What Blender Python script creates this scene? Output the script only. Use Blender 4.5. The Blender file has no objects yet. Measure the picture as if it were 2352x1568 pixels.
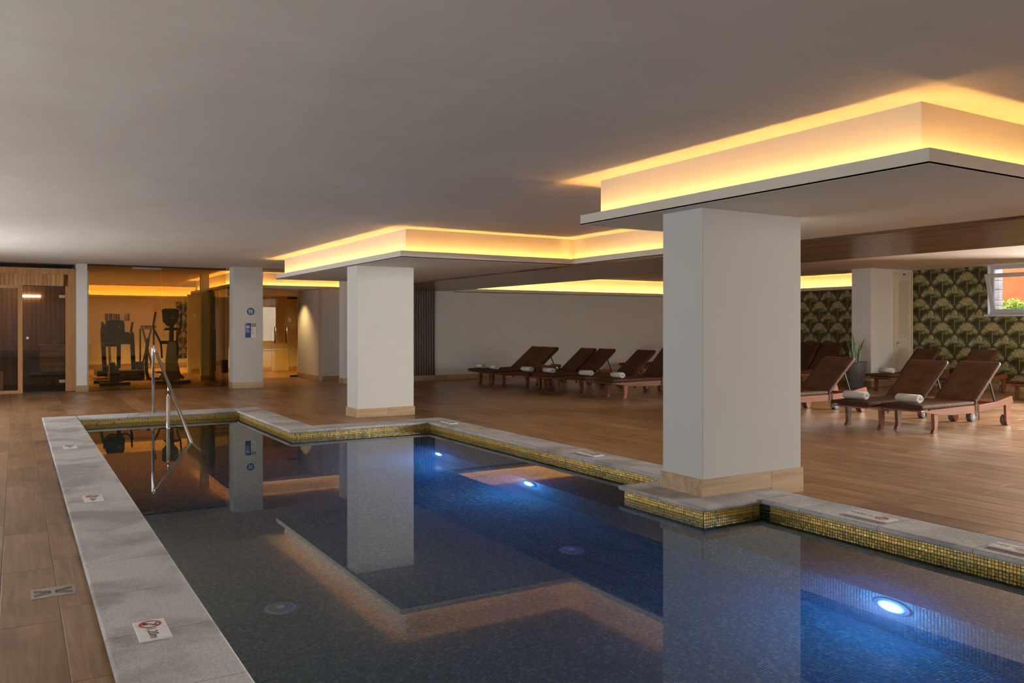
import bpy, bmesh, math, random
import numpy as np
from mathutils import Vector, Matrix

R = math.radians
rng = random.Random(7)
nrng = np.random.default_rng(11)
S = bpy.context.scene
COL = S.collection

# ------------------------------------------------------------------ camera
YAW = R(31.03); FPX = 1894.2; HZ = 748.0; EYE = 1.58
cam_d = bpy.data.cameras.new('camera'); cam = bpy.data.objects.new('camera', cam_d); COL.objects.link(cam)
cam.location = (0, 0, EYE); cam.rotation_euler = (R(90), 0, -YAW)
cam_d.sensor_width = 36; cam_d.lens = 36 * FPX / 2352; cam_d.shift_y = -(784 - HZ) / 2352
cam_d.clip_start = .05; cam_d.clip_end = 200
S.camera = cam

# ------------------------------------------------------------------ view, world, daylight
S.view_settings.view_transform = 'Standard'; S.view_settings.look = 'None'
S.view_settings.gamma = 1; S.view_settings.use_curve_mapping = False
S.view_settings.exposure = 0.42
cy = S.cycles
cy.max_bounces = 10; cy.diffuse_bounces = 4; cy.glossy_bounces = 5; cy.transmission_bounces = 8; cy.transparent_max_bounces = 12
cy.sample_clamp_indirect = 3.0; cy.sample_clamp_direct = 0
cy.caustics_reflective = False; cy.caustics_refractive = True; cy.blur_glossy = 0.0
cy.use_light_tree = True

W_ = bpy.data.worlds.new('world'); S.world = W_; W_.use_nodes = True
wn = W_.node_tree; wn.nodes.clear()
sky = wn.nodes.new('ShaderNodeTexSky'); sky.sky_type = 'NISHITA'; sky.sun_disc = False
sky.sun_elevation = R(52); sky.sun_rotation = R(200); sky.air_density = 1.0; sky.dust_density = 1.2
bg = wn.nodes.new('ShaderNodeBackground'); bg.inputs[1].default_value = 0.6
wo = wn.nodes.new('ShaderNodeOutputWorld')
wn.links.new(sky.outputs[0], bg.inputs[0]); wn.links.new(bg.outputs[0], wo.inputs[0])

def lamp(name, kind, loc, rot=(0, 0, 0), energy=10, color=(1, 1, 1), **kw):
    d = bpy.data.lights.new(name, kind); d.energy = energy; d.color = color
    for k, v in kw.items(): setattr(d, k, v)
    o = bpy.data.objects.new(name, d); o.location = loc; o.rotation_euler = rot; COL.objects.link(o); return o

DAY = (0.88, 0.94, 1.0)
# sun on the garden beyond the high windows (the roof, its left overhang and an unseen added wall keep it out of the room)
sun = lamp('sun', 'SUN', (20, 20, 12), energy=3.2, color=(1, .95, .86), angle=R(.6))
sun.rotation_euler = Vector((.28, -.55, -.8)).to_track_quat('-Z', 'Y').to_euler()
# daylight entering by the glazed left-hand side of the hall
for yc, en, tl in ((-.6, 70, 128), (5.2, 75, 126), (11.0, 100, 118), (16.8, 230, 114)):
    lamp('left_window_daylight', 'AREA', (-3.12, yc, 1.45), (0, R(-tl), 0), energy=en, color=DAY, shape='RECTANGLE', size=2.2, size_y=4.6)
# daylight by the wide window in the wall behind the camera, on the lounger side
lamp('front_window_daylight', 'AREA', (15.0, -3.86, 1.7), (R(90), 0, 0), energy=170, color=DAY, shape='RECTANGLE', size=7.6, size_y=2.2)
# daylight by the high windows of the right wall that lie outside the frame
for yc in (1.6, 4.6, 7.4):
    lamp('right_window_daylight', 'AREA', (20.95, yc, 2.45), (0, R(90), 0), energy=1000, color=(1, .97, .92), shape='RECTANGLE', size=1.1, size_y=2.2)
# portal in the opening of the visible high window
lamp('window_portal', 'AREA', (20.95, 10.2, 2.45), (0, R(90), 0), energy=1, shape='RECTANGLE', size=1.15, size_y=2.5)
bpy.data.objects['window_portal'].data.cycles.is_portal = True

LED_COL = (1.0, 0.50, 0.115); LED_STRENGTH = 74.0
POOL_COL = (0.02, 0.17, 1.0)

# ------------------------------------------------------------------ helpers
VX, VY = math.sin(YAW), math.cos(YAW)
def ray(x, y):
    l = (x - 1176) / FPX
    return Vector((VX + l * VY, VY - l * VX, (HZ - y) / FPX))
def at_y(x, y, Y):
    r = ray(x, y); t = Y / r.y; return Vector((r.x * t, Y, EYE + r.z * t))
def proj(p):
    d = p[0] * VX + p[1] * VY; l = p[0] * VY - p[1] * VX
    return (1176 + FPX * l / d, HZ - FPX * (p[2] - EYE) / d, d)

class MB:
    def __init__(s): s.v = []; s.f = []; s.t = []
    def add(s, vs, fs, tone=None):
        n = len(s.v); s.v += [tuple(v) for v in vs]; s.f += [tuple(i + n for i in f) for f in fs]
        s.t += [tone if tone is not None else .5] * len(fs); return s
    def box(s, x0, x1, y0, y1, z0, z1, tone=None):
        return s.add([(x0, y0, z0), (x1, y0, z0), (x1, y1, z0), (x0, y1, z0), (x0, y0, z1), (x1, y0, z1), (x1, y1, z1), (x0, y1, z1)],
                     [(0, 3, 2, 1), (4, 5, 6, 7), (0, 1, 5, 4), (1, 2, 6, 5), (2, 3, 7, 6), (3, 0, 4, 7)], tone)
    def quad(s, a, b, c, d, tone=None): return s.add([a, b, c, d], [(0, 1, 2, 3)], tone)
    def bar(s, p, q, w, h, up=(0, 0, 1)):
        p, q = Vector(p), Vector(q); d = (q - p).normalized(); up = Vector(up)
        if abs(d.dot(up)) > .98: up = Vector((0, 1, 0))
        a = d.cross(up).normalized() * w / 2; b = a.cross(d).normalized() * h / 2
        vs = [p - a - b, p + a - b, p + a + b, p - a + b, q - a - b, q + a - b, q + a + b, q - a + b]
        return s.add(vs, [(0, 3, 2, 1), (4, 5, 6, 7), (0, 1, 5, 4), (1, 2, 6, 5), (2, 3, 7, 6), (3, 0, 4, 7)])
    def tube(s, pts, r, n=10, cap=True):
        pts = [Vector(p) for p in pts]; rs = r if isinstance(r, (list, tuple)) else [r] * len(pts)
        u = None; rings = []; base = len(s.v); vs = []
        for i, p in enumerate(pts):
            t = (pts[min(i + 1, len(pts) - 1)] - pts[max(i - 1, 0)]).normalized()
            if u is None:
                u = t.orthogonal().normalized()
            else:
                u = (u - t * u.dot(t)).normalized()
            w = t.cross(u)
            for k in range(n):
                a = 2 * math.pi * k / n; vs.append(p + (u * math.cos(a) + w * math.sin(a)) * rs[i])
        fs = []
        for i in range(len(pts) - 1):
            for k in range(n):
                a, b = i * n + k, i * n + (k + 1) % n; fs.append((a, b, b + n, a + n))
        if cap:
            fs.append(tuple(range(n - 1, -1, -1))); fs.append(tuple(range((len(pts) - 1) * n, len(pts) * n)))
        return s.add(vs, fs)
    def prism(s, prof, axis, a, b):
        """profile of 2-D points extruded along an axis from a to b"""
        n = len(prof)
        def P(q, t):
            return {'x': (t, q[0], q[1]), 'y': (q[0], t, q[1]), 'z': (q[0], q[1], t)}[axis]
        vs = [P(q, a) for q in prof] + [P(q, b) for q in prof]
        fs = [tuple(range(n - 1, -1, -1)), tuple(range(n, 2 * n))] + [(i, (i + 1) % n, n + (i + 1) % n, n + i) for i in range(n)]
        return s.add(vs, fs)
    def lathe(s, prof, n=24, c=(0, 0, 0)):
        vs = []; m = len(prof)
        for r, z in prof:
            for k in range(n):
                a = 2 * math.pi * k / n; vs.append((c[0] + r * math.cos(a), c[1] + r * math.sin(a), c[2] + z))
        fs = [(i * n + k, i * n + (k + 1) % n, (i + 1) * n + (k + 1) % n, (i + 1) * n + k) for i in range(m - 1) for k in range(n)]
        fs.append(tuple(range(n - 1, -1, -1))); fs.append(tuple(range((m - 1) * n, m * n)))
        return s.add(vs, fs)
    def disc(s, c, r, axis='z', h=.01, n=24, ry=None):
        ry = ry or r; prof = [(r * math.cos(2 * math.pi * k / n), ry * math.sin(2 * math.pi * k / n)) for k in range(n)]
        i = {'x': 0, 'y': 1, 'z': 2}[axis]; o = [j for j in range(3) if j != i]
        pr = [(q[0] + c[o[0]], q[1] + c[o[1]]) for q in prof]
        return s.prism(pr, axis, c[i], c[i] + h)

def setmat(me, m):
    for x in (m if isinstance(m, (list, tuple)) else [m]): me.materials.append(x)

def mesh_from(mb, name, mat, origin=(0, 0, 0), smooth=False, bevel=0, seg=2, recalc=True):
    me = bpy.data.meshes.new(name); o = Vector(origin)
    me.from_pydata([Vector(v) - o for v in mb.v], [], mb.f)
    if any(t != .5 for t in mb.t):
        a = me.attributes.new('tone', 'FLOAT', 'FACE'); a.data.foreach_set('value', mb.t)
    if recalc or bevel:
        bm = bmesh.new(); bm.from_mesh(me)
        if recalc: bmesh.ops.recalc_face_normals(bm, faces=bm.faces)
        if bevel:
            es = [e for e in bm.edges if len(e.link_faces) == 2 and e.calc_face_angle(0) > R(40)]
            bmesh.ops.bevel(bm, geom=es, offset=bevel, segments=seg, profile=.6, affect='EDGES', clamp_overlap=True)
        bm.to_mesh(me); bm.free()
    if smooth: me.polygons.foreach_set('use_smooth', [True] * len(me.polygons))
    setmat(me, mat); return me

def obj(name, mb, mat, parent=None, smooth=False, bevel=0, seg=2, loc=None, recalc=True):
    """links a mesh; loc = the object's own origin in world space. Children keep world placement."""
    org = Vector(loc) if loc is not None else (Vector(parent['_o']) if parent is not None and '_o' in parent else Vector((0, 0, 0)))
    me = mesh_from(mb, name, mat, org, smooth, bevel, seg, recalc)
    return link(name, me, parent, org)

def link(name, me, parent=None, org=None):
    ob = bpy.data.objects.new(name, me); COL.objects.link(ob)
    org = Vector(org) if org is not None else Vector((0, 0, 0))
    if parent is not None:
        ob.parent = parent
        ob.location = org - Vector(parent['_o'] if '_o' in parent else (0, 0, 0))
    else:
        ob.location = org
    ob['_o'] = list(org)
    return ob

def tag(o, label=None, cat=None, group=None, kind=None):
    if label: o['label'] = label
    if cat: o['category'] = cat
    if group: o['group'] = group
    if kind: o['kind'] = kind
    return o

def thing(name, loc, label, cat, group=None):
    o = bpy.data.objects.new(name, None); COL.objects.link(o); o.location = loc; o['_o'] = list(loc); o.empty_display_size = .1
    return tag(o, label, cat, group)

def struct_root(name, label=None):
    o = bpy.data.objects.new(name, None); COL.objects.link(o); o['_o'] = [0, 0, 0]; o['kind'] = 'structure'
    if label: o['label'] = label
    return o

def struct(name, mb, mat, label=None, **kw):
    o = obj(name, mb, mat, **kw); o['kind'] = 'structure'
    if label: o['label'] = label
    return o

def copy_tree(o, parent=None):
    c = o.copy(); COL.objects.link(c); c.parent = parent
    for ch in list(o.children): copy_tree(ch, c)
    return c

# ------------------------------------------------------------------ materials
class NT:
    def __init__(s, name):
        s.m = bpy.data.materials.new(name); s.m.use_nodes = True; s.t = s.m.node_tree; s.t.nodes.clear()
        s.out = s.n('ShaderNodeOutputMaterial')
    def n(s, k, **kw):
        nd = s.t.nodes.new(k)
        for a, b in kw.items(): setattr(nd, a, b)
        return nd
    def l(s, a, b): s.t.links.new(a, b)
    def val(s, sock, v):
        if hasattr(v, 'is_output'): s.l(v, sock)
        else: sock.default_value = v
    def math(s, op, a, b=None, c=None, clamp=False):
        nd = s.n('ShaderNodeMath', operation=op, use_clamp=clamp); s.val(nd.inputs[0], a)
        if b is not None: s.val(nd.inputs[1], b)
        if c is not None: s.val(nd.inputs[2], c)
        return nd.outputs[0]
    def pos(s): return s.n('ShaderNodeNewGeometry').outputs['Position']
    def objco(s): return s.n('ShaderNodeTexCoord').outputs['Object']
    def attr(s, a): return s.n('ShaderNodeAttribute', attribute_name=a).outputs['Fac']
    def mapping(s, v, scale=(1, 1, 1), loc=(0, 0, 0)):
        nd = s.n('ShaderNodeMapping'); s.l(v, nd.inputs['Vector']); s.val(nd.inputs['Scale'], scale); s.val(nd.inputs['Location'], loc); return nd.outputs[0]
    def noise(s, v, scale=5, detail=4, rough=.5, dist=0):
        nd = s.n('ShaderNodeTexNoise'); s.l(v, nd.inputs['Vector']); nd.inputs['Scale'].default_value = scale; nd.inputs['Detail'].default_value = detail
        nd.inputs['Roughness'].default_value = rough; nd.inputs['Distortion'].default_value = dist; return nd.outputs['Fac']
    def ramp(s, f, stops):
        nd = s.n('ShaderNodeValToRGB'); s.l(f, nd.inputs[0]); e = nd.color_ramp.elements
        while len(e) < len(stops): e.new(.5)
        for i, (p, c) in enumerate(stops): e[i].position = p; e[i].color = (*c, 1)
        return nd.outputs[0]
    def mix(s, f, a, b, blend='MIX'):
        nd = s.n('ShaderNodeMix', data_type='RGBA', blend_type=blend); s.val(nd.inputs[0], f)
        for i, v in ((6, a), (7, b)):
            if hasattr(v, 'is_output'): s.l(v, nd.inputs[i])
            else: nd.inputs[i].default_value = (*v, 1)
        return nd.outputs[2]
    def bump(s, h, strength=.3, dist=.01):
        nd = s.n('ShaderNodeBump'); s.l(h, nd.inputs['Height']); nd.inputs['Strength'].default_value = strength; nd.inputs['Distance'].default_value = dist
        return nd.outputs[0]
    def bsdf(s, color, rough=.5, metal=0, normal=None, spec=.5, **kw):
        b = s.n('ShaderNodeBsdfPrincipled')
        if hasattr(color, 'is_output'): s.l(color, b.inputs['Base Color'])
        else: b.inputs['Base Color'].default_value = (*color, 1)
        s.val(b.inputs['Roughness'], rough); s.val(b.inputs['Metallic'], metal); b.inputs['Specular IOR Level'].default_value = spec
        if normal is not None: s.l(normal, b.inputs['Normal'])
        for k, v in kw.items(): s.val(b.inputs[k], v)
        s.l(b.outputs[0], s.out.inputs[0]); return s.m

def plain(name, c, rough=.5, metal=0, spec=.5, nscale=30, var=.06, bump=0):
    t = NT(name); f = t.noise(t.pos(), nscale, 3)
    c0 = tuple(x * (1 - var) for x in c); c1 = tuple(min(1, x * (1 + var)) for x in c)
    col = t.ramp(f, [(.3, c0), (.7, c1)])
    return t.bsdf(col, rough, metal, t.bump(f, bump, .004) if bump else None, spec)

def wood(name, dark, light, axis='y', scale=1.0, rough=.4, spec=.5, bump=.15, tone=True, coord='pos'):
    t = NT(name); p = t.pos() if coord == 'pos' else t.objco()
    sc = {'x': (1.2, 22, 22), 'y': (22, 1.2, 22), 'z': (22, 22, 1.2)}[axis]
    info = t.n('ShaderNodeObjectInfo').outputs['Random']
    tn = t.attr('tone') if tone else info
    off = t.n('ShaderNodeCombineXYZ'); k = t.math('MULTIPLY', t.math('ADD', tn, info), 37.0)
    for i in range(3): t.l(k, off.inputs[i])
    va = t.n('ShaderNodeVectorMath', operation='ADD'); t.l(p, va.inputs[0]); t.l(off.outputs[0], va.inputs[1])
    m = t.mapping(va.outputs[0], tuple(scale * x for x in sc))
    f = t.noise(m, 1.0, 6, .6, .8)
    big = t.noise(t.mapping(va.outputs[0], tuple(scale * x * .25 for x in sc)), 1.0, 2)
    g = t.math('ADD', t.math('MULTIPLY', f, .75), t.math('MULTIPLY', big, .35))
    g = t.math('ADD', g, t.math('MULTIPLY', t.math('SUBTRACT', tn, .5), .22))
    col = t.ramp(g, [(.32, dark), (.72, light)])
    return t.bsdf(col, rough, 0, t.bump(f, bump, .004), spec)

def build_materials():
    M = {}
    # painted plaster
    def plaster(name, c, b=.12):
        t = NT(name); p = t.pos(); f = t.noise(p, 2.2, 5, .6); g = t.noise(p, 60, 3)
        col = t.mix(f, tuple(x * .95 for x in c), tuple(min(1, x * 1.03) for x in c))
        return t.bsdf(col, .75, 0, t.bump(t.math('ADD', f, t.math('MULTIPLY', g, .15)), b, .01), .3)
    M['plaster'] = plaster('white_plaster', (.78, .75, .71)); M['column'] = plaster('column_plaster', (.66, .625, .58))
    M['soffit'] = plaster('soffit_paint', (.74, .675, .585), .04)
    # ceiling: trowelled limewash with faint streaks
    t = NT('ceiling_limewash'); p = t.pos()
    f = t.noise(t.mapping(p, (1.1, .35, 1)), 1.6, 6, .62, .6); g = t.noise(t.mapping(p, (.25, 1.4, 1)), 2.2, 4, .6, 1.0)
    h = t.math('ADD', t.math('MULTIPLY', f, .6), t.math('MULTIPLY', g, .4))
    M['ceiling'] = t.bsdf(t.ramp(h, [(.3, (.74, .655, .565)), (.7, (.84, .76, .67))]), .7, 0, t.bump(h, .25, .02), .3)
    # floor planks: wood-look porcelain
    t = NT('wood_look_tile'); p = t.pos(); tn = t.attr('tone')
    off = t.n('ShaderNodeCombineXYZ'); k = t.math('MULTIPLY', tn, 61.0); t.l(k, off.inputs[0]); t.l(k, off.inputs[1])
    va = t.n('ShaderNodeVectorMath', operation='ADD'); t.l(p, va.inputs[0]); t.l(off.outputs[0], va.inputs[1])
    f = t.noise(t.mapping(va.outputs[0], (20, 1.1, 1)), 1.0, 7, .62, 1.1)
    fine = t.noise(t.mapping(va.outputs[0], (120, 3.0, 1)), 1.0, 3, .6)
    big = t.noise(t.mapping(va.outputs[0], (2.2, 1.2, 1)), 1.0, 3, .6, .8)
    g = t.math('ADD', t.math('ADD', t.math('MULTIPLY', f, .5), t.math('MULTIPLY', big, .42)), t.math('MULTIPLY', fine, .1))
    g = t.math('ADD', g, t.math('MULTIPLY', t.math('SUBTRACT', tn, .5), .16))
    col = t.ramp(g, [(.32, (.14, .068, .030)), (.5, (.29, .150, .068)), (.70, (.45, .27, .145))])
    rg = t.math('ADD', t.math('MULTIPLY', fine, .14), .27)
    M['plank'] = t.bsdf(col, rg, 0, t.bump(t.math('ADD', f, t.math('MULTIPLY', fine, .8)), .22, .003), .5)
    M['grout'] = plain('floor_grout', (.34, .27, .2), .8)
    M['skirt'] = wood('skirting_tile', (.34, .20, .10), (.62, .43, .26), 'x', .6, .45, .4, .05)
    # coping: bush-hammered grey stone with damp patches
    t = NT('coping_stone'); p = t.pos()
    f = t.noise(p, 90, 4, .7); w = t.noise(t.mapping(p, (30, 90, 30)), 1.0, 3, .6, .4); s_ = t.noise(p, 1.6, 4, .55, .5)
    d = t.ramp(t.math('ADD', s_, t.math('MULTIPLY', t.attr('tone'), .12)), [(.5, (1, 1, 1)), (.66, (.55, .54, .53))])
    base = t.ramp(f, [(.3, (.40, .38, .375)), (.7, (.70, .67, .655))])
    M['coping'] = t.bsdf(t.mix(.75, base, d, 'MULTIPLY'), .8, 0, t.bump(t.math('ADD', t.math('MULTIPLY', f, .5), w), .75, .006), .3)
    M['joint'] = plain('coping_mortar', (.16, .15, .14), .9)
    # mosaics
    t = NT('gold_mosaic'); tn = t.attr('tone')
    col = t.ramp(tn, [(0, (.16, .15, .06)), (.25, (.48, .40, .15)), (.55, (.92, .62, .17)), (.8, (1.0, .62, .13)), (1, (.85, .24, .03))])
    col = t.mix(t.math('MULTIPLY', t.noise(t.pos(), 140, 2), .35), col, (.85, .70, .30))
    M['gold'] = t.bsdf(col, .24, .5, None, .6)
    def poolcol(t, tn):
        return t.ramp(tn, [(0, (.050, .100, .062)), (.45, (.092, .165, .092)), (.75, (.155, .215, .085)), (.93, (.31, .30, .10)), (1, (.16, .33, .26))])
    t = NT('pool_mosaic'); tn = t.attr('tone'); M['mosaic'] = t.bsdf(poolcol(t, tn), .16, .25, None, .7)
    t = NT('pool_grout'); M['pgrout'] = t.bsdf((.025, .036, .03), .7)
    # the same mosaic where single tiles are too small to be told apart
    t = NT('pool_mosaic_far'); p = t.pos(); sc = t.n('ShaderNodeVectorMath', operation='SCALE'); t.l(p, sc.inputs[0]); sc.inputs['Scale'].default_value = 1 / .0235
    fl = t.n('ShaderNodeVectorMath', operation='FLOOR'); t.l(sc.outputs[0], fl.inputs[0])
    fr = t.n('ShaderNodeVectorMath', operation='FRACTION'); t.l(sc.outputs[0], fr.inputs[0])
    wnz = t.n('ShaderNodeTexWhiteNoise', noise_dimensions='3D'); t.l(fl.outputs[0], wnz.inputs['Vector'])
    sp = t.n('ShaderNodeSeparateXYZ'); t.l(fr.outputs[0], sp.inputs[0])
    nn = t.n('ShaderNodeSeparateXYZ'); t.l(t.n('ShaderNodeNewGeometry').outputs['Normal'], nn.inputs[0])
    msk = None
    for i in range(3):
        a = t.math('LESS_THAN', t.math('ABSOLUTE', t.math('SUBTRACT', sp.outputs[i], .5)), .43)
        a = t.math('MAXIMUM', a, t.math('GREATER_THAN', t.math('ABSOLUTE', nn.outputs[i]), .7))
        msk = a if msk is None else t.math('MULTIPLY', msk, a)
    M['mosaic_far'] = t.bsdf(t.mix(msk, (.025, .036, .03), poolcol(t, wnz.outputs['Value'])), t.math('ADD', t.math('MULTIPLY', wnz.outputs['Value'], .15), .15), .25, None, .7)
    # water
    t = NT('pool_water'); rf = t.n('ShaderNodeBsdfRefraction'); rf.inputs['IOR'].default_value = 1.35; rf.inputs['Roughness'].default_value = 0; rf.inputs['Color'].default_value = (.88, .975, .91, 1)
    gs = t.n('ShaderNodeBsdfGlossy'); gs.inputs['Roughness'].default_value = 0; fz = t.n('ShaderNodeFresnel'); fz.inputs['IOR'].default_value = 1.62
    mx = t.n('ShaderNodeMixShader'); t.l(fz.outputs[0], mx.inputs[0]); t.l(rf.outputs[0], mx.inputs[1]); t.l(gs.outputs[0], mx.inputs[2]); t.l(mx.outputs[0], t.out.inputs[0]); M['water'] = t.m
    t = NT('pool_haze'); v = t.n('ShaderNodeVolumeScatter'); v.inputs['Color'].default_value = (.60, .84, .88, 1); v.inputs['Density'].default_value = .10; v.inputs['Anisotropy'].default_value = .25; t.l(v.outputs[0], t.out.inputs['Volume']); M['haze'] = t.m
    t = NT('lamp_haze'); ln = t.n('ShaderNodeVectorMath', operation='LENGTH'); t.l(t.objco(), ln.inputs[0])
    d = t.math('MULTIPLY', t.math('POWER', t.math('SUBTRACT', 1.0, t.math('DIVIDE', ln.outputs['Value'], .60), clamp=True), 2.0), 3.2)
    v = t.n('ShaderNodeVolumeScatter'); v.inputs['Color'].default_value = (.7, .85, 1, 1); t.l(d, v.inputs['Density']); t.l(v.outputs[0], t.out.inputs['Volume']); M['lamp_haze'] = t.m
    t = NT('pool_lamp_lens'); sp = t.n('ShaderNodeSeparateXYZ'); t.l(t.objco(), sp.inputs[0]); r2 = t.math('SQRT', t.math('ADD', t.math('POWER', sp.outputs[1], 2.0), t.math('POWER', sp.outputs[2], 2.0)))
    f = t.math('DIVIDE', r2, .095, clamp=True); e = t.n('ShaderNodeEmission'); t.l(t.ramp(f, [(.25, (.80, .88, 1)), (.9, (.03, .20, 1.0))]), e.inputs[0]); t.l(t.math('MULTIPLY', t.math('SUBTRACT', 1.12, f), 60.0), e.inputs[1]); t.l(e.outputs[0], t.out.inputs[0]); M['pool_lens'] = t.m
    # panes
    def pane(name, tint, ior=1.5, veil=0):
        t = NT(name); fz = t.n('ShaderNodeFresnel'); fz.inputs['IOR'].default_value = ior
        a = t.n('ShaderNodeBsdfTransparent'); a.inputs[0].default_value = (*tint, 1); b = t.n('ShaderNodeBsdfGlossy'); b.inputs['Roughness'].default_value = .01
        mx = t.n('ShaderNodeMixShader'); t.l(fz.outputs[0], mx.inputs[0]); t.l(a.outputs[0], mx.inputs[1]); t.l(b.outputs[0], mx.inputs[2]); t.l(mx.outputs[0], t.out.inputs[0]); return t.m
    M['glass'] = pane('clear_glass', (.97, .98, .97)); M['amber_glass'] = pane('bronze_glass', (.90, .80, .50)); M['smoke_glass'] = pane('sauna_glass', (.80, .76, .70))
    t = NT('etched_glass'); a = t.n('ShaderNodeBsdfTransparent'); b = t.n('ShaderNodeBsdfDiffuse'); b.inputs[0].default_value = (.75, .62, .42, 1); mx = t.n('ShaderNodeMixShader'); mx.inputs[0].default_value = .4
    t.l(a.outputs[0], mx.inputs[1]); t.l(b.outputs[0], mx.inputs[2]); t.l(mx.outputs[0], t.out.inputs[0]); M['etched'] = t.m
    def emit(name, c, s):
        t = NT(name); e = t.n('ShaderNodeEmission'); e.inputs[0].default_value = (*c, 1); e.inputs[1].default_value = s; t.l(e.outputs[0], t.out.inputs[0]); return t.m
    M['led'] = emit('warm_led', LED_COL, LED_STRENGTH); M['led_wall'] = emit('warm_led_wall_cove', LED_COL, LED_STRENGTH * 1.8); M['led_gym'] = emit('warm_led_gym', (1.0, .46, .07), LED_STRENGTH)
    M['spot_lens'] = emit('downlight_lens', (1, .78, .5), 8)
    M['slat_wood'] = wood('dark_slat_wood', (.08, .036, .015), (.30, .15, .07), 'y', 1.2, .22, .5, .05, False)
    M['slat_wood_v'] = wood('dark_wall_slat', (.022, .011, .007), (.055, .028, .016), 'z', 1.2, .4, .4, .05, False)
    M['teak'] = wood('teak', (.12, .030, .010), (.30, .095, .034), 'x', 1.0, .28, .6, .04, False, 'obj')
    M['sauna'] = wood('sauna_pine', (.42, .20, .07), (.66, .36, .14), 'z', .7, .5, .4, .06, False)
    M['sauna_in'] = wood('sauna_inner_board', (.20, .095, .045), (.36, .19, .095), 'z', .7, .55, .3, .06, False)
    # brown upholstery
    t = NT('brown_upholstery'); p = t.objco(); f = t.noise(p, 7, 4, .6, .6); g = t.noise(p, 300, 2)
    M['cushion'] = t.bsdf(t.ramp(f, [(.3, (.062, .026, .013)), (.7, (.100, .045, .022))]), .7, 0, t.bump(t.math('ADD', f, t.math('MULTIPLY', g, .06)), .35, .03), .15)
    t = NT('towel_terry'); p = t.objco(); f = t.noise(p, 220, 3, .7)
    M['towel'] = t.bsdf(t.ramp(f, [(.3, (.66, .62, .56)), (.7, (.84, .80, .74))]), .95, 0, t.bump(f, .7, .006), .1)
    M['chrome'] = plain('stainless_steel', (.72, .70, .68), .14, 1.0, .5, 8, .03)
    M['brushed'] = plain('brushed_steel', (.45, .43, .40), .35, 1.0)
    M['black'] = plain('black_plastic', (.018, .018, .02), .38); M['dark_metal'] = plain('dark_metal', (.04, .038, .036), .35, .6)
    M['rubber'] = plain('grey_rubber', (.10, .11, .12), .55); M['greyplastic'] = plain('grey_plastic', (.34, .33, .33), .4)
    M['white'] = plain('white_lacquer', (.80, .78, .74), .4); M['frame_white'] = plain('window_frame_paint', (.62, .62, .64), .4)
    M['louvre'] = plain('cream_louvre_paint', (.74, .65, .50), .5)
    M['ink'] = plain('black_ink', (.02, .02, .02), .5); M['red_ink'] = plain('red_ink', (.45, .03, .02), .5); M['marker'] = plain('white_marker_tile', (.82, .80, .78), .3)
    M['blue_ink'] = plain('blue_ink', (.01, .055, .20), .4); M['sky_ink'] = plain('pale_print', (.62, .72, .82), .5); M['navy'] = plain('navy_print', (.008, .035, .20), .4); M['taupe_print'] = plain('taupe_print', (.33, .32, .27), .5)
    M['poster1'] = plain('dark_poster', (.06, .05, .04), .6); M['poster2'] = plain('maroon_poster', (.16, .04, .02), .6); M['poster3'] = plain('olive_poster', (.09, .08, .04), .6)
    M['pot'] = plain('grey_planter', (.13, .12, .12), .6); M['soil'] = plain('potting_soil', (.04, .025, .015), .95)
    t = NT('snake_plant_leaf'); e = t.attr('tone'); f = t.noise(t.mapping(t.objco(), (3, 3, 26)), 1.0, 3)
    inner = t.ramp(f, [(.4, (.02, .07, .02)), (.65, (.07, .16, .045))]); M['leaf'] = t.bsdf(t.mix(e, inner, (.55, .60, .22)), .4)
    t = NT('garden_leaf'); r_ = t.attr('tone'); M['bush'] = t.bsdf(t.ramp(r_, [(0, (.10, .20, .02)), (.5, (.32, .45, .03)), (1, (.60, .62, .06))]), .5)
    t = NT('palm_wallpaper'); a = t.n('ShaderNodeVertexColor', layer_name='print'); M['palm'] = t.bsdf(t.mix(1.0, a.outputs[0], (1.75, 1.7, 1.6), 'MULTIPLY'), .55, 0, None, .3)
    M['orange'] = plain('orange_render', (.80, .20, .06), .8, 0, .3, 3, .12); M['stone'] = plain('garden_stone', (.55, .52, .48), .85, 0, .3, 6, .2, .3); M['soilg'] = plain('garden_ground', (.30, .26, .18), .9)
    M['terracotta'] = plain('terracotta', (.70, .13, .05), .7)
    return M
M = build_materials()

# ================================================================== THE SETTING
ZC = 3.07      # ceiling
ZS = 2.62      # underside of the dropped soffit
ZK = 0.08      # top of the pool coping
ZW = -0.035    # water level
ZP = -1.20     # pool floor
ZB = -0.565    # underwater bench
XR, YB, XL, YF = 20.7, 21.7, -3.0, -4.0

# ---- floor: a grout bed and the planks
def rect_sub(rects, hole):
    out = []; hx0, hx1, hy0, hy1 = hole
    for x0, x1, y0, y1 in rects:
        if hx1 <= x0 or hx0 >= x1 or hy1 <= y0 or hy0 >= y1: out.append((x0, x1, y0, y1)); continue
        if hx0 > x0: out.append((x0, hx0, y0, y1))
        if hx1 < x1: out.append((hx1, x1, y0, y1))
        a, b = max(x0, hx0), min(x1, hx1)
        if hy0 > y0: out.append((a, b, y0, hy0))
        if hy1 < y1: out.append((a, b, hy1, y1))
    return out
# pool outline (faces of the tiled walls), as rectangles of water
POOL = [(.82, 4.90, -.65, 11.77), (4.90, 5.57, -.65, 5.05), (4.90, 5.57, 6.09, 11.77), (.82, 3.41, 11.77, 15.10)]
HOLES = [(.60, 5.75, -.85, 11.95), (.60, 3.60, 11.95, 15.30)]

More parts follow.
